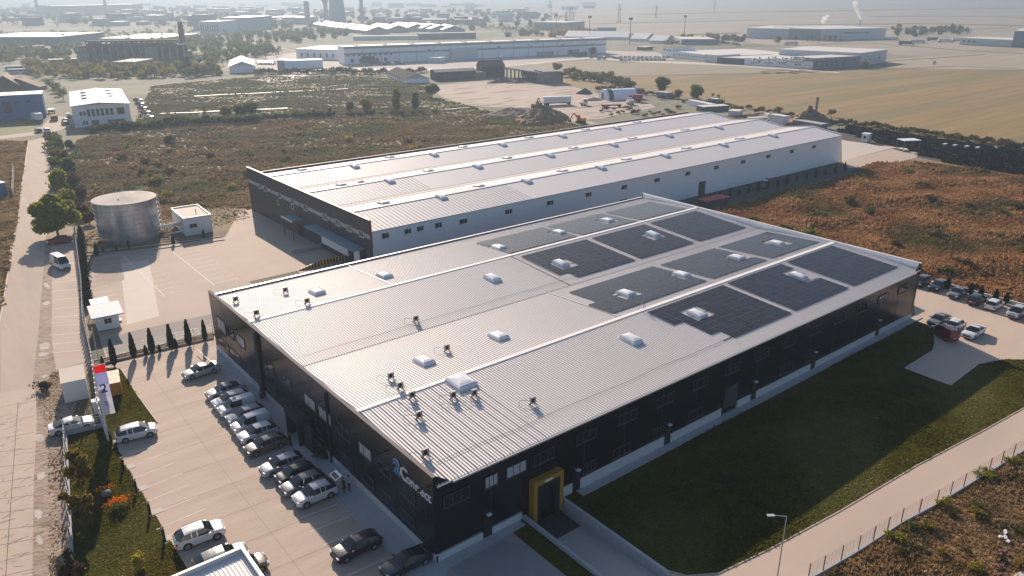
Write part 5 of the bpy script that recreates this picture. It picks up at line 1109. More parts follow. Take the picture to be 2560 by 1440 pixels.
hall('kiosk','cream flat cabin between the first and second roof ridges',(1820,290),(1846,292),277,(1845,275),'flat','farw','farroof',depth=6)
P=G(1890,303);truck((1890,303),-25,'pale flatbed with a white cab between the roof ridges',7,'farroof','white',boxh=.5)
def heap(name,px,rx,ry,h,m,label,seed,rz=0):
    P=G(*px);rs=np.random.default_rng(seed);n=40;k=14;ph=rs.random(8)*6.28;vs=[]
    for j in range(k+1):
        t=j/k
        for i in range(n):
            a=2*PI*i/n;rr=(1-t**1.2)*(1+.12*math.sin(3*a+ph[0])+.07*math.sin(7*a+ph[1])+.04*math.sin(13*a+ph[2]+t*5))
            vs.append((rx*rr*math.cos(a)+.02*rx*rs.normal(),ry*rr*math.sin(a)+.02*ry*rs.normal(),h*(t**.9)*(1+.05*rs.normal() if 0<j else 1)-.05*(j==0)))
    b=MB();b.add(vs,[(j*n+i,j*n+(i+1)%n,(j+1)*n+(i+1)%n,(j+1)*n+i) for j in range(k) for i in range(n)],m);o=b.build(name,loc=(P[0],P[1],0));o.rotation_euler=(0,0,R(rz));return tag(o,label,'heap')
heap('earth_heap',(1352,302),14,9,6.2,'earth','big brown mound of dug earth behind the rear warehouse',1,20)
heap('rubble_heap',(1275,285),17,6,2.6,mat('rubble',(.33,.26,.23),.95,c2=(.2,.15,.12),scale=.6,amt=.5,bump=.8),'long pinkish rubble bank left of the big earth mound',2,10)
heap('gravel_heap',(1462,234),4.5,3.5,2.6,'oldd','dark gravel heap standing alone on the pinkish yard',3)
heap('gravel_heap',(1485,250),6,3,1.2,'oldc','grey gravel heap behind the white tractor unit',4)
heap('earth_heap',(2022,305),11,7,5.2,'earth','orange earth mound beside the slatted cage shelter',5)
heap('rubble_heap',(1255,205),11,5,2.0,'oldd','dark debris pile in front of the brick-red ruin',6)
heap('rubble_heap',(1300,206),9,3,1.1,'oldd','low dark debris pile before the open concrete shed',7)
P=G(2037,300);tag(MB().tube((0,0,0),(0,0,9),.5,n=8,m='oldc').build('silo_pipe',loc=(P[0],P[1],0)),'slim concrete pipe tower in front of the orange earth mound','tower')
def excavator(px,rz,lb,c='orange'):
    P=G(*px);t=empty('excavator',(P[0],P[1],0),R(rz),lb,'excavator')
    for s in (1,-1): b=MB();b.box(-1.6,s*1.1-.3,0,1.6,s*1.1+.3,.8,'black');b.build('track',t)
    b=MB();b.box(-1.7,-1.2,.9,1.2,1.2,1.9,c);b.build('body',t);b=MB();b.box(.1,-1.2,1.9,1.3,-.2,3.0,c);b.box(.3,-1.22,2.1,1.32,-.3,2.8,'glass');b.build('cab',t)
    b=MB();b.tube((1.0,.3,1.6),(3.6,.3,4.0),.28,n=6,m=c);b.tube((3.6,.3,4.0),(5.4,.3,1.6),.2,n=6,m=c);b.build('arm',t);b=MB();b.box(5.0,-.2,.8,5.8,.8,1.7,'oldd');b.build('bucket',t)
excavator((1452,307),170,'orange excavator working in the hollow behind the rear warehouse');excavator((1338,270),20,'rusty excavator half hidden behind the big earth mound',mat('rust',(.3,.14,.06),.8))
# far end of the rear warehouse
P=G(2164,355);b=MB();b.box(-1.1,-1.1,0,1.1,1.1,2.8,'farw');b.box(-1.3,-1.3,2.8,1.3,1.3,3.0,'whitep');b.box(-1.12,-.5,1.2,-1.1,.5,2.2,'glass');tag(b.build('booth',loc=(P[0],P[1],0)),'small white booth on the grass past the rear warehouse','booth')
P=G(2268,376);t=empty('canopy_frame',(P[0],P[1],0),R(-30),'open steel frame with a flat white top at the end of the rear road','shelter')
b=MB();b.box(-3,-2,3.4,3,2,3.55,'whitep');b.build('roof',t)
for x,y in ((-2.8,-1.8),(2.8,-1.8),(-2.8,1.8),(2.8,1.8)): b=MB();b.box(x-.08,y-.08,0,x+.08,y+.08,3.4,'framed');b.build('post',t)
for i in range(7):
    P=G(2245+8*i,372+2.5*(i%3));b=MB();b.box(-1.8,-.8,0,1.8,.8,.25,'wood');b.box(-1.7,-.7,.3,1.7,.7,.5+.1*(i%3),'farw');o=b.build('pallet_stack',loc=(P[0],P[1],0));o.rotation_euler=(0,0,R(20*i));tag(o,'low stack of pale boards lying by the open steel frame','board stack','board stacks by the open steel frame')
car('wagon','dark',(2070,405),-2,'dark car parked in the shade at the far corner of the rear warehouse')
P=G(1912,470);t=empty('forklift',(P[0],P[1],0),R(10),'pale forklift standing in the dark lane between the warehouses','forklift')
b=MB();b.box(-1.2,-.6,.3,.8,.6,1.2,'metal');b.build('body',t);b=MB();b.box(-.8,-.6,2.0,.6,.6,2.1,'whitep')
for x,y in ((-.8,-.6),(.6,-.6),(-.8,.5),(.6,.5)): b.box(x-.04,y,1.2,x+.04,y+.1,2.0,'black')
b.build('roof_guard',t);b=MB();b.box(.8,-.4,.1,.95,.4,2.4,'black');b.build('mast',t)
for x in (-.8,.5):
    for s in (.6,-.6): b=MB();b.tube((x,s-.1,.35),(x,s+.1,.35),.35,n=10,m='tyre');b.build('wheel',t)
P=G(1795,530);b=MB();b.box(-4,-1.4,0,4,1.4,2.4,'oldd');b.box(-4.1,-1.5,2.4,4.1,1.5,2.5,mat('red_tarp',(.4,.07,.07),.7));o=b.build('container',loc=(P[0]+2,P[1]+3,0));o.rotation_euler=(0,0,R(-4));tag(o,'dark container with a faded red top behind the solar roof','container')
for i in range(15):
    px=(1775+24*i,503-5.6*i);cypress(G(px[0],px[1]+3),1.7+.35*(i%3),'young dark conifer in the row along the shaded rear lane','young conifers along the rear lane',1.2)
# dark netted rows right of the rear warehouse
for r_ in range(9):
    a=G(2090+18*r_,322+12.5*r_ if r_<9 else 0);
rows=[]
P0=G(2120,322);P1=G(2660,402);d=(P1-P0);Ln=np.linalg.norm(d);d/=Ln;nrm=np.array([d[1],-d[0],0])
for r_ in range(8):
    b=MB();a=P0+nrm*(4.5*r_)+d*(min(r_,1)*2+max(0,r_-2)*10);L2=Ln-(max(0,r_-2)*9);n=int(L2/3)
    nn=int(L2*22);rs=np.random.default_rng(r_+50);tt=rs.random(nn)*L2;p=a[None]+d[None]*tt[:,None]+nrm[None]*rs.normal(size=(nn,1))*.35;p[:,2]=.05+rs.random(nn)**1.3*1.3
    u=d[None]*(.3+.5*rs.random((nn,1)));v=rs.normal(size=(nn,3))*.06+np.array([0,0,.12])
    t=empty('vine_row',(a[0],a[1],0),0,'dark leafy trellis row on the plot beyond the rear warehouse, %s from the field'%['first','second','third','fourth','fifth','sixth','seventh','last'][r_],'plant row','trellis rows beyond the rear warehouse')
    o=obj_from('foliage',np_mesh('vine',np.stack([p-u-v,p+u-v,p+u+v,p-u+v],1).reshape(-1,3)-a.astype(float),nn,mat('dark_foliage',(.015,.018,.016),.95,c2=(.045,.035,.03),scale=.2,amt=.5,coords='World')),t)
    pm_=MB();
    for i in range(n): q=d*3*i; pm_.box(q[0]-.05,q[1]-.05,0,q[0]+.05,q[1]+.05,2.3,'oldd')
    pm_.build('posts',t)['kind']='stuff'
for i,px in enumerate([(2360,372),(2385,375),(2414,378),(2441,381)]):
    P=G(*px);b=MB();b.box(-1.1,-.4,1.3,1.1,.4,1.75,'farw');b.box(-.9,-.3,0,-.8,.3,1.3,'oldd');b.box(.8,-.3,0,.9,.3,1.3,'oldd');tag(b.build('white_box',loc=(P[0],P[1],0)),'small white box on legs among the trellis rows','box','white boxes among the trellis rows')
# trees of the middle distance
TL=[((1080,244),208,'broad dark green tree at the corner of the pinkish yard','round','leaf',1.25,3000),((918,283),243,'yellow-green round tree below the yard','round','leafy',1.0,1800),((992,279),224,'tall pale green poplar left of the yard','tall','leafy',1.0,1800),((1040,276),232,'dark olive tree between the poplar and the big round tree','tall','leaf',1.1,1800),((878,284),250,'brownish thin tree left of the yellow-green one','round','leafb',1.0,900),
((1392,180),157,'tree rising behind the grey concrete end block','round','leaf',1.5,1400),((1655,231),192,'dark tall-crowned tree at the field edge behind the arched hangar','round','leaf',1.15,2600),((1742,250),210,'round autumn-tinted tree right of the dark field-edge tree','round','leafg',1.1,2600),((1695,246),222,'thin brownish tree between the two field-edge trees','round','leafb',1.2,900),((1572,224),200,'bushy tree left of the dark field-edge tree','round','leaf',1.2,1400),
((1481,139),116,'tree at the right front corner of the huge warehouse','round','leaf',1.2,1200),((2078,292),270,'small lone tree above the orange earth mound','round','leaf',1.1,800),((2026,276),263,'small dark tree behind the orange earth mound','round','leafd',1.1,700),((2336,163),152,'tiny lone tree far out in the tan field','round','leaf',.9,500),((2158,171),149,'yellowish tree at the corner of the white works','round','leafy',1.4,900),((1782,242),233,'small dark bush-like tree at the field edge','round','leaf',1.3,600),((1795,246),236,'second small dark tree right next to it at the field edge','round','leafd',1.2,600),
((2242,92),80,'pale hazy tree beside the far right depot','round','leaf',1.2,500),((1945,110),88,'tree in front of the distant long hall','round','leaf',1.1,700),((608,296),258,'large leafy tree in the hedge line left of centre','round','leaf',1.2,1800),((568,298),262,'yellow-brown tree in the hedge line beside the large leafy one','round','leafy',1.2,1400),((630,298),250,'tall dark tree right of the large leafy hedge tree','round','leaf',1.0,1400),((512,282),265,'small pale tree in the hedge line','round','leafy',1.0,900),((786,294),274,'narrow small tree right in the low hedge','tall','leafb',1.2,700),((825,292),270,'second narrow tree at the end of the low hedge','tall','leaf',1.4,700),
((430,372),335,'round brown shrub standing alone in the scrubland','round','leafb',1.0,800),((470,182),140,'dark conical tree at the foot of the brick chimney','tall','leafd',1.5,1200),((510,180),160,'golden autumn tree near the tent hall','round','leafy',1.1,700),((1938,300),286,'dark shrub tree near the white cargo body','round','leafd',1.2,600)]
for px,top,lb,kd,lm,wd,n in TL: tree(px,Ht(*px,top)*1.03,lb,kd,lm,n,wd)
def band(pts,n,h0,h1,labels,group,lm=('leaf',),jy=3,nq=420,w=1.2,kind='bush',name='shrub',cat=None):
    seg=np.array(pts,float);cum=np.r_[0,np.cumsum(np.linalg.norm(np.diff(seg,axis=0),axis=1))]
    for i in range(n):
        s=(i+.5)/n*cum[-1];x=np.interp(s,cum,seg[:,0])+rng.uniform(-3,3);y=np.interp(s,cum,seg[:,1])+rng.uniform(-jy,jy)
        tree((x,y),rng.uniform(h0,h1),labels,kind,rng.choice(lm),nq,w,group,name,cat or ('shrub' if kind=='bush' else 'tree'))
band([(225,330),(300,326),(400,318),(480,310),(560,308),(640,305)],46,2.2,3.8,'dark shrub in the unbroken hedge above the scrubland','hedge shrubs above the scrubland',('leaf','leafd','leaf'),2,420)
band([(655,300),(750,296),(835,292)],12,2,3.2,'dark shrub in the broken hedge right of the leafy trees','broken hedge shrubs',('leafd','leaf'),1.5)
band([(860,290),(1030,288),(1100,282)],9,1.5,2.6,'low olive shrub under the yellow-green tree','low shrubs under the yellow-green tree',('leaf','leafb'),3)
band([(128,345),(140,400),(150,450)],10,2,3.5,'shrub along the right side of the far road','shrubs beside the far road',('leaf','leafb','leaf'),6)
band([(640,186),(760,184),(860,183),(980,184),(1060,182)],44,2.5,4.5,'dark shrub in the belt between the meadow and the warehouse','shrub belt before the huge warehouse',('leaf','leafd'),2,300)
band([(1410,190),(1460,196),(1520,204),(1580,216)],26,3,5.5,'tangled shrub in the thicket right of the open concrete shed','thicket right of the open shed',('leaf','leafb','leaf'),8,420)
band([(1490,226),(1560,232),(1640,240),(1700,252),(1790,262),(1880,276),(1990,292)],38,1.5,3,'low brown shrub along the lorry yard and field edge','low shrubs along the field edge',('leafb','leaf','leafb'),5,300)
band([(1500,285),(1570,280),(1640,290),(1700,275)],20,1.2,2.6,'weedy shrub between the lorry yard and the rear warehouse','weedy shrubs behind the rear warehouse',('leafb','leaf'),8,300)
band([(2060,305),(2200,322),(2350,340),(2560,372)],44,1.6,2.8,'rusty shrub in the strip between field and trellis rows','rusty shrubs along the trellis rows',('leafb','leafb','leaf'),3,300)
band([(60,172),(120,178),(200,188),(300,190),(420,188),(540,186)],52,5,9,'tree in the dense belt in front of the derelict factory','tree belt before the derelict factory',('leaf','leafy','leaf'),7,420,.95,'round','tree')
band([(0,150),(60,150),(120,150),(180,158)],18,5,8,'tree left of the derelict factory behind the coaches','trees behind the coaches',('leaf','leafy'),8,420,1.0,'round','tree')
band([(470,165),(520,150),(580,160),(640,170)],20,4,7,'tree in the loose scatter right of the brick chimney','loose trees right of the brick chimney',('leaf','leafy','leaf'),12,350,1.0,'round','tree')
band([(118,222),(140,232),(160,250)],8,4,6.5,'tree between the blue and the white workshop','trees between the workshops',('leaf',),8,420,1.0,'round','tree')
band([(1660,112),(1750,108),(1850,113)],14,3,5,'hazy shrub behind the white works','hazy shrubs behind the white works',('leaf',),2,200,1.4)
band([(2010,105),(2060,104),(2110,103)],7,4,7,'hazy young tree before the distant long hall','hazy trees before the distant hall',('leaf',),1,250,1.0,'round','tree')
# the white works and its neighbours
hall('factory','left wing of the white works with a ribbon of small windows',(1679,143),(1792,157),128,(1850,124),'flat','white','farroof',wins=row(14,.03,.9,.035,.5,.62),depth=70)
hall('tower_block','white corner block with a red top on the left end of the white works',(1655,140),(1680,143),116,(1684,113),'flat','white','brick',wins=row(3,.12,.7,.16,.62,.75),depth=22)
hall('factory','projecting pale canopy building with a dark open bay on the white works',(1760,155),(1792,158),136,(1800,134),'flat','farw','farroof',depth=24)
hall('factory','right wing of the white works with paired dark windows',(1860,162),(2030,173),145,(2080,134),'flat','white','farroof',wins=[(a+o,a+o+.035,.42,.6) for a in (.15,.34,.54,.75) for o in (0,.055)],depth=95,sky=24)
hall('factory','recessed dark dock bay between the two wings of the white works',(1792,158),(1860,162),143,(1858,132),'flat','fard','farroof',depth=60)
hall('factory','grey side block on the right end of the white works',(2032,173),(2148,166),146,(2150,140),'flat','farg','farroof',wins=row(9,.05,.85,.04,.55,.68)+row(6,.05,.6,.04,.25,.38),depth=18)
hall('factory','plain pale block at the rightmost end of the white works',(2148,166),(2214,155),133,(2200,128),'flat','farw','farroof',wins=row(4,.15,.7,.05,.35,.5),depth=60)
for i in range(16):
    P=G(rng.uniform(1880,2010),rng.uniform(136,146),9);b=MB();b.box(-1.6,-1.6,0,1.6,1.6,1.8,'farw');b.tube((0,0,1.8),(0,0,3),.5,n=8,m='farg');tag(b.build('roof_unit',loc=(P[0],P[1],Ht(1860,162,145)+.12)),'pale ventilation unit on the roof of the white works','ventilation unit','ventilation units on the white works')
hall('factory','distant long pale hall with a bright left end',(1866,95),(1970,98),70,(1968,66),'flat','farw','farroof',depth=90)
hall('factory','darker middle section of the distant long hall',(1970,98),(2050,101),71,(2048,67),'flat','farg','farroof',depth=90,doors=[(.2,.3,.35,'fard'),(.7,.78,.4,'fard')])
hall('factory','right section of the distant long hall with office windows',(2050,101),(2212,97),73,(2200,69),'flat','farw','farroof',depth=80,wins=row(12,.35,.7,.02,.55,.68)+row(3,.05,.2,.04,.05,.4))
hall('office_block','stacked blue-grey office block behind the white works',(1703,112),(1790,112),98,(1780,92),'flat','farbl','farroof',wins=[(.1,.95,.55,.65)])
hall('depot','low wide pale depot at the right edge',(2398,112),(2530,118),95,(2520,92),'flat','farw','farroof',wins=row(3,.05,.25,.06,.5,.7),depth=40)
hall('depot','tall plain blue-grey block at the right edge',(2528,118),(2620,121),77,(2600,75),'flat','farbl','farroof',depth=60)
for i,(x,y) in enumerate([(2225,100),(2262,112),(2290,108),(2330,102),(2360,106),(2395,104)]): truck((x,y),rng.choice([-30,20,-50]),'white lorry on the yard left of the right-edge depot',12,rng.choice(['whitep','farw','fard']),'white',group='lorries before the right-edge depot')
truck((1975,113),-20,'pale lorry alone in front of the distant long hall',12,'whitep','white')
# stack with steam
P=G(2148,70);hs=Ht(2148,70,50);b=MB();b.lathe([(1.6,0),(1.1,hs)],10,'farw');tag(b.build('smokestack',loc=(P[0],P[1],0)),'thin white stack with a plume of steam on the distant hall','smokestack')
sm=bpy.data.materials.new('steam');sm.use_nodes=True;N=sm.node_tree.nodes;N.remove(N['Principled BSDF']);pv_=N.new('ShaderNodeVolumePrincipled');N.remove(pv_);df=N.new('ShaderNodeBsdfDiffuse');df.inputs[0].default_value=(.95,.95,.95,1);tl=N.new('ShaderNodeBsdfTranslucent');tl.inputs[0].default_value=(.95,.95,.95,1);tp=N.new('ShaderNodeBsdfTransparent');m1=N.new('ShaderNodeMixShader');m1.inputs[0].default_value=.6;m3=N.new('ShaderNodeMixShader');m3.inputs[0].default_value=.45;K=sm.node_tree.links;K.new(df.outputs[0],m1.inputs[1]);K.new(tl.outputs[0],m1.inputs[2]);K.new(m1.outputs[0],m3.inputs[1]);K.new(tp.outputs[0],m3.inputs[2]);K.new(m3.outputs[0],N['Material Output'].inputs[0])
b=MB()
for i in range(9): b.blob((-_R[0]*i*1.4,-_R[1]*i*1.4,hs+1.5+2.6*i),1.5+.35*i,10,sm)
o=tag(b.build('steam_plume',True and None,loc=(P[0],P[1],0)),'white steam plume drifting left from the thin stack','steam');
b=MB()
P=G(2058,68)
for i in range(5): b.blob((rng.uniform(-3,3),rng.uniform(-3,3),7+2.2*i),2.6,10,sm)
tag(b.build('steam_plume',loc=(P[0],P[1],0)),'small white steam puff over the middle of the distant hall','steam')
# masts and pylons
for px,top,lb in [((1473,97),42,'floodlight mast left of the works car park'),((1574,111),47,'floodlight mast above the red-roofed cabin'),((1710,93),41,'floodlight mast behind the blue-grey office block'),((1390,80),38,'smaller floodlight mast behind the huge warehouse'),((1323,66),50,'short mast among the hazy trees')]:
    P=G(*px);h=Ht(*px,top);b=MB();b.tube((0,0,0),(0,0,h),.45,.25,8,'fard');t=empty('floodlight_mast',(P[0],P[1],0),0,'dark '+lb,'mast');b.build('pole',t);b=MB();b.box(-2,-.6,h-1.2,2,.6,h+1.2,'fard');b.build('lamp_head',t)
def pylon(px,top,lb):
    P=G(*px);h=Ht(*px,top) if top>-14 else 45;b=MB();w=h*.09
    for sx,sy in ((1,1),(1,-1),(-1,1),(-1,-1)): b.tube((sx*w,sy*w,0),(sx*.6,sy*.6,h),.28,.2,4,'fard')
    for i in range(7):
        z=h*i/7;z2=h*(i+1)/7;k=w+( .6-w)*i/7;k2=w+(.6-w)*(i+1)/7
        for s in (1,-1): b.tube((s*k,-k,z),(-s*k2,-k2,z2),.14,n=3,m='fard');b.tube((s*k,k,z),(-s*k2,k2,z2),.14,n=3,m='fard')
    for z in (.72,.84,.95): b.tube((-h*.2,0,h*z),(h*.2,0,h*z),.25,n=4,m='fard')
    o=b.build('pylon',loc=(P[0],P[1],0));o.rotation_euler=(0,0,YAW-PI/2);tag(o,lb,'pylon')
for px,top,lb in [((1375,50),-5,'tallest lattice pylon left of the far masts'),((1415,62),28,'left one of the three close hazy pylons'),((1425,62),18,'middle one of the three close hazy pylons'),((1433,62),28,'right one of the three close hazy pylons'),((1547,58),10,'lattice pylon standing alone in the pale field'),((1640,45),14,'faint pylon far out in the pale field'),((1785,34),0,'faintest pylon near the top edge of the field'),((1300,55),30,'faint pylon at the edge of the town')]: pylon(px,top,lb)
# power station
def stack(px,x1,top,r0,r1,lb,m='farg',h=None,prof=None,cat='chimney'):
    P=G(*px);h=h or Ht(*px,top);b=MB();b.lathe(prof(h) if prof else [(r0,0),(r1,h),(r1*.8,h)],20,m);tag(b.build('chimney' if cat=='chimney' else cat.replace(' ','_'),loc=(P[0],P[1],0)),lb,cat)
D0=np.linalg.norm(G(770,60)-CP)/FOC
stack((770,60),0,3,D0*7,D0*5.5,'hazy grey chimney with a square-cut top left of the cooling tower')
stack((906,58),0,0,D0*5,D0*3.4,'slim hazy chimney right of the cooling tower',h=75)
stack((845,60),0,0,0,0,'broad hazy cooling tower rising out of the picture',h=85,prof=lambda h:[(D0*21,0),(D0*17.5,h*.25),(D0*15.3,h*.5),(D0*14.5,h*.75),(D0*15,h)],cat='cooling tower')
stack((817,59),0,0,0,0,'hazy water tower with a flaring head left of the cooling tower',h=62,prof=lambda h:[(D0*7,0),(D0*5,h*.2),(D0*4.6,h*.52),(D0*9,h*.62),(D0*18,h*.78),(D0*19,h*.95),(D0*8,h)],cat='water tower')
stack((97,40),0,0,D0*5,D0*3,'thin leaning-looking hazy chimney at the upper left',h=80);stack((268,42),0,0,D0*5,D0*3,'second thin hazy chimney left of the derelict factory',h=78)
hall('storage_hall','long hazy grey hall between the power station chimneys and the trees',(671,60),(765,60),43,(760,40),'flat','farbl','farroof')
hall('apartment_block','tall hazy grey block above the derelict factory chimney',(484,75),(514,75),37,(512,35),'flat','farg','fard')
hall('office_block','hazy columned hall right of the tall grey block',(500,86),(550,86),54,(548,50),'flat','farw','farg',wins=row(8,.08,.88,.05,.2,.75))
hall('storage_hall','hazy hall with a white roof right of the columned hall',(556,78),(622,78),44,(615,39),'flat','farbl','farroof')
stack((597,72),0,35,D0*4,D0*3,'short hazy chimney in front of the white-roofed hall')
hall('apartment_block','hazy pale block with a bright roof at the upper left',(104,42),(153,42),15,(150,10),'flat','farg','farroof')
for i,(x,y,w,dx) in enumerate([(783,68,30,18),(815,74,48,26),(868,80,50,26),(918,76,52,22),(970,73,48,20),(1003,74,50,20),(1045,76,30,16),(1084,78,22,14)]):
    P0=G(x,y);P1=G(x+w,y+6);hall('shed_roof','pale saw-like shed roof, number %s from the left in the old works row'%['one','two','three','four','five','six','seven','eight'][i],(x,y),(x+w,y+6),y-9,(x+w,y-6),'gable','farg','farroof',rise=.16,depth=30,cat='shed')
hall('storage_hall','long grey hall with a pale side directly behind the huge warehouse',(883,101),(1048,99),91,(1040,88),'flat','farroof','farg');hall('storage_hall','long dark hall right behind the huge warehouse roof',(1050,99),(1190,96),84,(1185,80),'flat','fard','farg')
hall('storage_hall','hazy dark hall with a stepped roof upper centre',(1015,60),(1190,60),49,(1185,46),'flat','fard','farg');hall('storage_hall','wide hazy hall with a white line roof under the tallest pylon',(1335,74),(1410,76),55,(1405,48),'flat','farbl','farroof',depth=60)
hall('storage_hall','teal hazy hall behind the small floodlight mast',(1492,84),(1540,84),69,(1538,67),'flat','farbl','farbl')
for i,(x,y,w,dd) in enumerate([(1410,98,70,22),(1480,99,90,20),(1575,103,40,18),(1622,108,42,14)]): hall('greenhouse',['first','second','third','last'][i]+' low white shed from the left in the row behind the huge warehouse',(x,y),(x+w,y+1),y-7,(x+w,y-11),'gable','whitep','whitep',rise=.12,cat='shed')
hall('house','small brown cabin with a pale side left of the works car park',(1592,125),(1612,126),117,(1611,115),'flat','brick','farroof')
# hazy town: many small buildings and trees far out
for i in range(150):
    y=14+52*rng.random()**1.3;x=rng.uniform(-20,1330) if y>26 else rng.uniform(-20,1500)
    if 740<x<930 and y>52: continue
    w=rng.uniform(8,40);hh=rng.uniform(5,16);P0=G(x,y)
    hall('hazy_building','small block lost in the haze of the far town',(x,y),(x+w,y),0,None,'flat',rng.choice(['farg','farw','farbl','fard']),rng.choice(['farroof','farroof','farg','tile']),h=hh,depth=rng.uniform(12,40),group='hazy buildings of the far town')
band([(0,60),(300,62),(600,66),(760,72)],60,7,13,'tree lost in the haze left of the power station','hazy trees left of the power station',('leaf',),13,160,1.5,'round','tree')
band([(0,100),(200,98),(420,95),(640,100),(800,92)],60,6,11,'hazy tree between the derelict factory and the far town','hazy trees before the far town',('leaf','leafy','leaf'),10,220,1.2,'round','tree')
band([(930,66),(1100,68),(1260,78),(1400,86)],50,6,11,'hazy tree behind the old works row','hazy trees behind the old works',('leaf',),8,180,1.4,'round','tree')
band([(1100,40),(1300,44),(1420,48)],24,8,13,'pale tree at the misty town edge under the pylons','misty trees under the pylons',('leaf',),6,140,1.6,'round','tree')
band([(500,112),(600,120),(700,140)],24,5,8,'scattered tree on the waste ground beyond the brick chimney','waste ground trees',('leaf','leafb'),14,260,1.0,'round','tree')
band([(2250,80),(2330,82),(2420,86)],20,5,9,'hazy tree in the hamlet behind the right-edge yard','hazy hamlet trees',('leaf',),3,160,1.4,'round','tree')
for i in range(10): hall('hazy_building','little hazy house in the hamlet behind the right-edge yard',(2260+rng.uniform(0,140),78+rng.uniform(0,12)),(2272+rng.uniform(0,140),84),0,None,'gable','farw','tile',h=5,depth=14,rise=.2,group='hazy hamlet houses') if False else None
# utility poles in the meadow
for i,px in enumerate([(701,205),(800,202),(900,196),(1312,195)]):
    P=G(*px);h=Ht(*px,px[1]-15);b=MB();b.tube((0,0,0),(0,0,h),.25,.2,6,'oldd');b.box(-1.2,-.1,h-.8,1.2,.1,h-.6,'oldd');tag(b.build('utility_pole',loc=(P[0],P[1],0)),'dark utility pole in the meadow, '+['leftmost','second from the left','just left of the bungalow','beside the open shed'][i],'utility pole')
# pale concrete pipe lines across the meadow
for a,b_,lb in (((400,286),(720,272),'thin pale concrete channel crossing the lower meadow'),((485,242),(870,223),'thin pale concrete channel crossing the upper meadow'),((1058,280),(1175,270),'short pale channel below the pinkish yard')):
    k=MB();pts=[(a[0]+(b_[0]-a[0])*i/8,a[1]+(b_[1]-a[1])*i/8+rng.uniform(-.6,.6)) for i in range(9)];polystrip(k,[G(*p) for p in pts],.9,0,.35,'whitep');tag(k.build('concrete_channel'),lb,'channel')
# ============================================================= GROUND COVER
def inpoly(P,poly):
    x,y=P[:,0],P[:,1];c=np.zeros(len(P),bool);n=len(poly)
    for i in range(n):
        x0,y0=poly[i];x1,y1=poly[(i+1)%n]
        if y0==y1: continue
        m=((y0>y)!=(y1>y))&(x<(x1-x0)*(y-y0)/(y1-y0)+x0);c^=m
    return c
def tufts(name,poly,n,h,w,m,seed,px=True,blades=4,patch=.0,dist=0.):
    rs=np.random.default_rng(seed)
    if px: poly=[G(*p)[:2] for p in poly]
    pl=np.array([p[:2] for p in poly],float);lo,hi=pl.min(0),pl.max(0);P=np.empty((0,2))
    while len(P)<n:
        q=lo+(hi-lo)*rs.random((n*2,2))
        if dist:        # denser where it is nearer to the camera
            dd=np.linalg.norm(q-CP[:2],axis=1);q=q[rs.random(len(q))<np.minimum(1,(dist/dd)**1.6)]
        if patch: 
            f=np.sin(q[:,0]*.11+1.3*np.sin(q[:,1]*.07))+np.sin(q[:,1]*.13+q[:,0]*.05)+.7*np.sin(q[:,0]*.37+q[:,1]*.29);q=q[rs.random(len(q))<.25+patch*(f>.1)]
        P=np.r_[P,q[inpoly(q,pl)]]
    P=P[:n];hh=h[0]+(h[1]-h[0])*rs.random(n)**1.7
    cl=.55+.45*np.sin(P[:,0]*.21+np.sin(P[:,1]*.17)*2)*np.sin(P[:,1]*.19+1);hh*=np.maximum(.35,cl)
    B=np.repeat(P,blades,0);H=np.repeat(hh,blades);k=len(B);a=rs.random(k)*2*PI;B=B+rs.normal(size=(k,2))*w*.7
    u=np.stack([np.cos(a),np.sin(a),np.zeros(k)],1)*(w*(.4+.8*rs.random(k)))[:,None]
    b0=np.c_[B,np.full(k,-.02)];lean=np.c_[rs.normal(size=(k,2))*.3*H[:,None],H*(.6+.5*rs.random(k))]
    tri=np.stack([b0-u,b0+u,b0+lean+u*.5,b0+lean-u*.6],1).reshape(-1,3)
    o=obj_from(name,np_mesh(name,tri,k,m));o['kind']='stuff';return o
tufts('scrub',[(195,352),(300,318),(620,300),(1000,288),(1200,278),(1480,318),(1900,285),(1800,330),(1000,400),(640,520),(540,520),(330,500),(215,560),(195,540),(140,470)],50000,(.4,1.5),.45,'weeds',1,patch=.75,dist=160)
tufts('rusty_scrub',[(90,55),(90,12)]+[tuple(G(*p)[:2]) for p in [(2300,690),(2560,768),(2950,870),(2950,520),(2560,442),(2330,408),(2190,408),(2120,434)]]+[(186,59),(110,59)],95000,(.4,1.6),.3,'weeds_or',2,False,patch=.75,dist=120)
tufts('dry_scrub',[G(*p)[:2] for p in [(2700,1050),(2560,1136),(2340,1272),(2252,1319),(2145,1389),(2057,1446),(1990,1500),(2900,1640),(3100,900)]],46000,(.15,.7),.1,'weeds_near',3,False,patch=.75)
tufts('meadow_grass',[(330,330),(380,215),(640,192),(960,187),(1060,217),(1080,245),(1180,266),(1200,275),(1000,290),(620,300)],26000,(.3,1.0),.5,mat('meadow_weeds',(.17,.16,.08),.95,c2=(.3,.27,.15),scale=.08,amt=.5,coords='World',trans=.2),4,patch=.6,dist=260)
tufts('grass',[tuple(p) for p in LAWN],80000,(.1,.26),.08,'grass',5,False,blades=3)
tufts('grass',LAWN2,40000,(.08,.24),.06,'grass',6,False,blades=3)
tufts('tank_scrub',[(200,600),(330,500),(560,520),(625,531),(632,545),(560,560),(520,575),(235,620)],5000,(.1,.5),.2,'weeds_near',7,patch=.7)
tufts('verge_scrub',[(90,1000),(130,930),(228,930),(250,1040),(160,1090),(170,1460),(125,1460),(120,1080)],3500,(.04,.18),.07,'weeds_near',8,patch=.75)
tufts('roadside_grass',[(0,355),(66,352),(55,435),(36,577),(10,720),(0,780)],8000,(.15,.8),.3,'weeds_near',9,patch=.7)
tufts('planting_bed_weeds',[(235,910),(533,836),(533,841),(230,914)],900,(.2,.55),.12,'weeds_near',10)
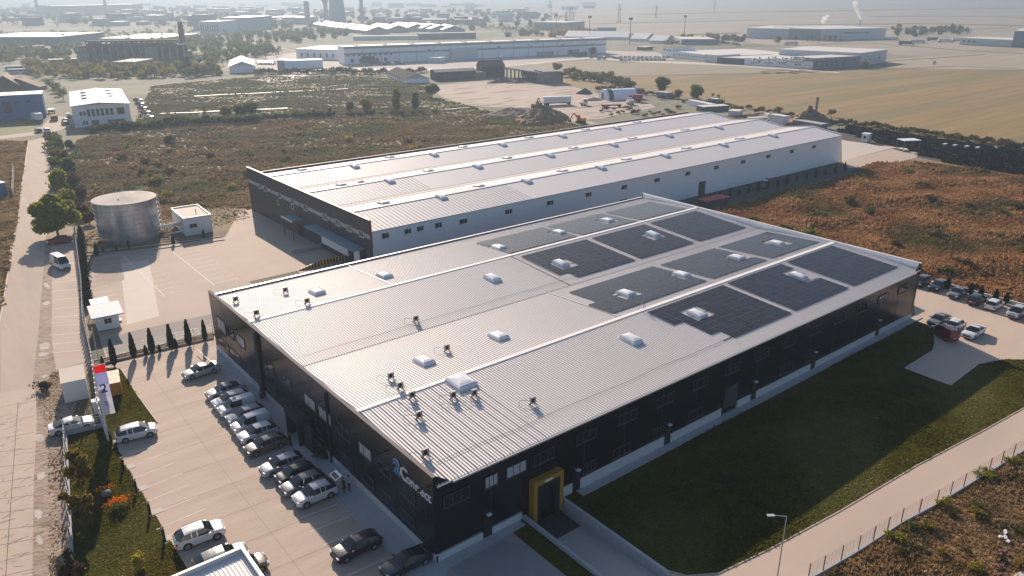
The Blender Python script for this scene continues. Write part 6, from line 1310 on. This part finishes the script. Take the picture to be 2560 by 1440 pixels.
# debris at the lower right
for i,(px,m,lb) in enumerate([((2512,1388),'brick','pile of pinkish bricks among the weeds at the lower right'),((2502,1408),'brick','small scatter of broken bricks under the brick pile'),((2495,1432),'brick','broken bricks at the bottom right edge'),((2515,1345),'whitep','white plastic rubbish above the brick pile')]):
    P=G(*px);b=MB()
    for k_ in range(9): x,y=rng.uniform(-.8,.8),rng.uniform(-.5,.5);b.box(x-.2,y-.1,.02+.1*(k_%3),x+.2,y+.1,.12+.1*(k_%3),m)
    tag(b.build('rubble_pile',loc=(P[0],P[1],0)),lb,'rubble')
k=MB();a=G(2440,1520);b=G(2620,1400);strip(k,a,b,.7,0,.3,'conc_new');tag(k.build('low_wall'),'short pale concrete wall crossing the bottom right corner','wall')
def woods(name,poly,n,size,rad,m,seed,h=(4,9)):
    """a far belt of crowns reading as one mass"""
    rs=np.random.default_rng(seed);pl=np.array([G(*p)[:2] for p in poly]);lo,hi=pl.min(0),pl.max(0);P=np.empty((0,2))
    while len(P)<n: q=lo+(hi-lo)*rs.random((n*3,2));P=np.r_[P,q[inpoly(q,pl)]]
    P=P[:n];lob=[]
    for p in P:
        hh=rs.uniform(*h)
        for k_ in range(4): a=rs.uniform(0,6.28);lob.append((p[0]+hh*.28*math.cos(a)*rs.random(),p[1]+hh*.28*math.sin(a)*rs.random(),hh*rs.uniform(.3,.75),hh*rad*rs.uniform(.7,1.2)))
    v=leaf_cloud(n*70,lob,size,rs,.1);o=obj_from(name,np_mesh(name,v,n*70,m));o['kind']='stuff'
woods('far_trees',[(0,64),(1330,84),(1420,60),(1300,30),(0,22)],420,2.2,.33,'leaf',11,(6,11))
woods('thicket',[(55,150),(200,160),(520,160),(640,150),(700,120),(560,95),(200,120),(0,118),(0,160)],330,.9,.33,'leaf',12,(3.5,8))
woods('green_thicket',[(60,160),(210,175),(560,172),(560,188),(300,200),(110,200),(60,180)],170,.6,.36,'leafy',13,(3,7))
woods('far_thicket',[(560,95),(740,108),(870,92),(880,75),(650,82)],90,1.4,.34,'leaf',14,(4,8))
woods('field_hedge',[(1240,92),(1420,76),(1500,86),(1480,92),(1400,93)],60,1.3,.34,'leafy',15,(4,8))
woods('farm_trees',[(1660,98),(1860,98),(1860,104),(1660,104)],30,1.0,.34,'leaf',16,(4,7))
woods('hamlet_trees',[(2230,92),(2420,92),(2420,72),(2230,72)],40,1.4,.33,'leaf',17,(4,8))
# lone scrubland bushes
for i in range(60):
    px=(rng.uniform(215,1150),rng.uniform(325,500));P=G(*px)
    if P[1]<132+max(0,(P[0]-30)*.0): continue
    tree(px,rng.uniform(1.2,2.6),'rough bush standing out of the brown scrubland','bush',rng.choice(['leaf','leafb','leafy']),260,1.2,'bushes dotted over the brown scrubland','shrub','shrub')
for i in range(34):
    P=(rng.uniform(105,200),rng.uniform(-5,50));
    tree(None,rng.uniform(1.3,2.7),'dark green bush among the rusty weeds','bush',rng.choice(['leaf','leafb']),300,1.3,'bushes among the rusty weeds','shrub','shrub',world=P)
for i in range(16):
    px=(rng.uniform(2150,2560),rng.uniform(1250,1440))
    if px[1]<1440-(px[0]-2057)*.58: continue
    tree(px,rng.uniform(.5,1.1),'low green shrub in the dry weeds below the driveway fence','bush',rng.choice(['leaf','leafy']),300,1.3,'shrubs below the driveway fence','shrub','shrub')
for i,px in enumerate([(2458,1195),(2468,1190),(2358,1266),(2238,1350),(2527,1160)]): tree(px,1.0,['bright green shrub touching the fence at the kerb','darker green shrub beside the bright one at the fence','small leafy shrub hanging on the fence kerb','grey-green spiky shrub under the fence','dark green shrub at the upper end of the fence'][i],'bush','leafg',350,1.2,None,'shrub','shrub')
# ============================================================= HAZE
hm=bpy.data.materials.new('haze_air');hm.use_nodes=True;N=hm.node_tree.nodes;N.remove(N['Principled BSDF']);pv_=N.new('ShaderNodeVolumePrincipled')
pv_.inputs['Density'].default_value=.00043;pv_.inputs['Color'].default_value=(.35,.455,.58,1);pv_.inputs['Anisotropy'].default_value=.42
hm.node_tree.links.new(pv_.outputs[0],N['Material Output'].inputs['Volume'])
b=MB();b.box(-9500,-3500,-3,13500,13500,98,hm);o=b.build('haze');o['kind']='stuff'
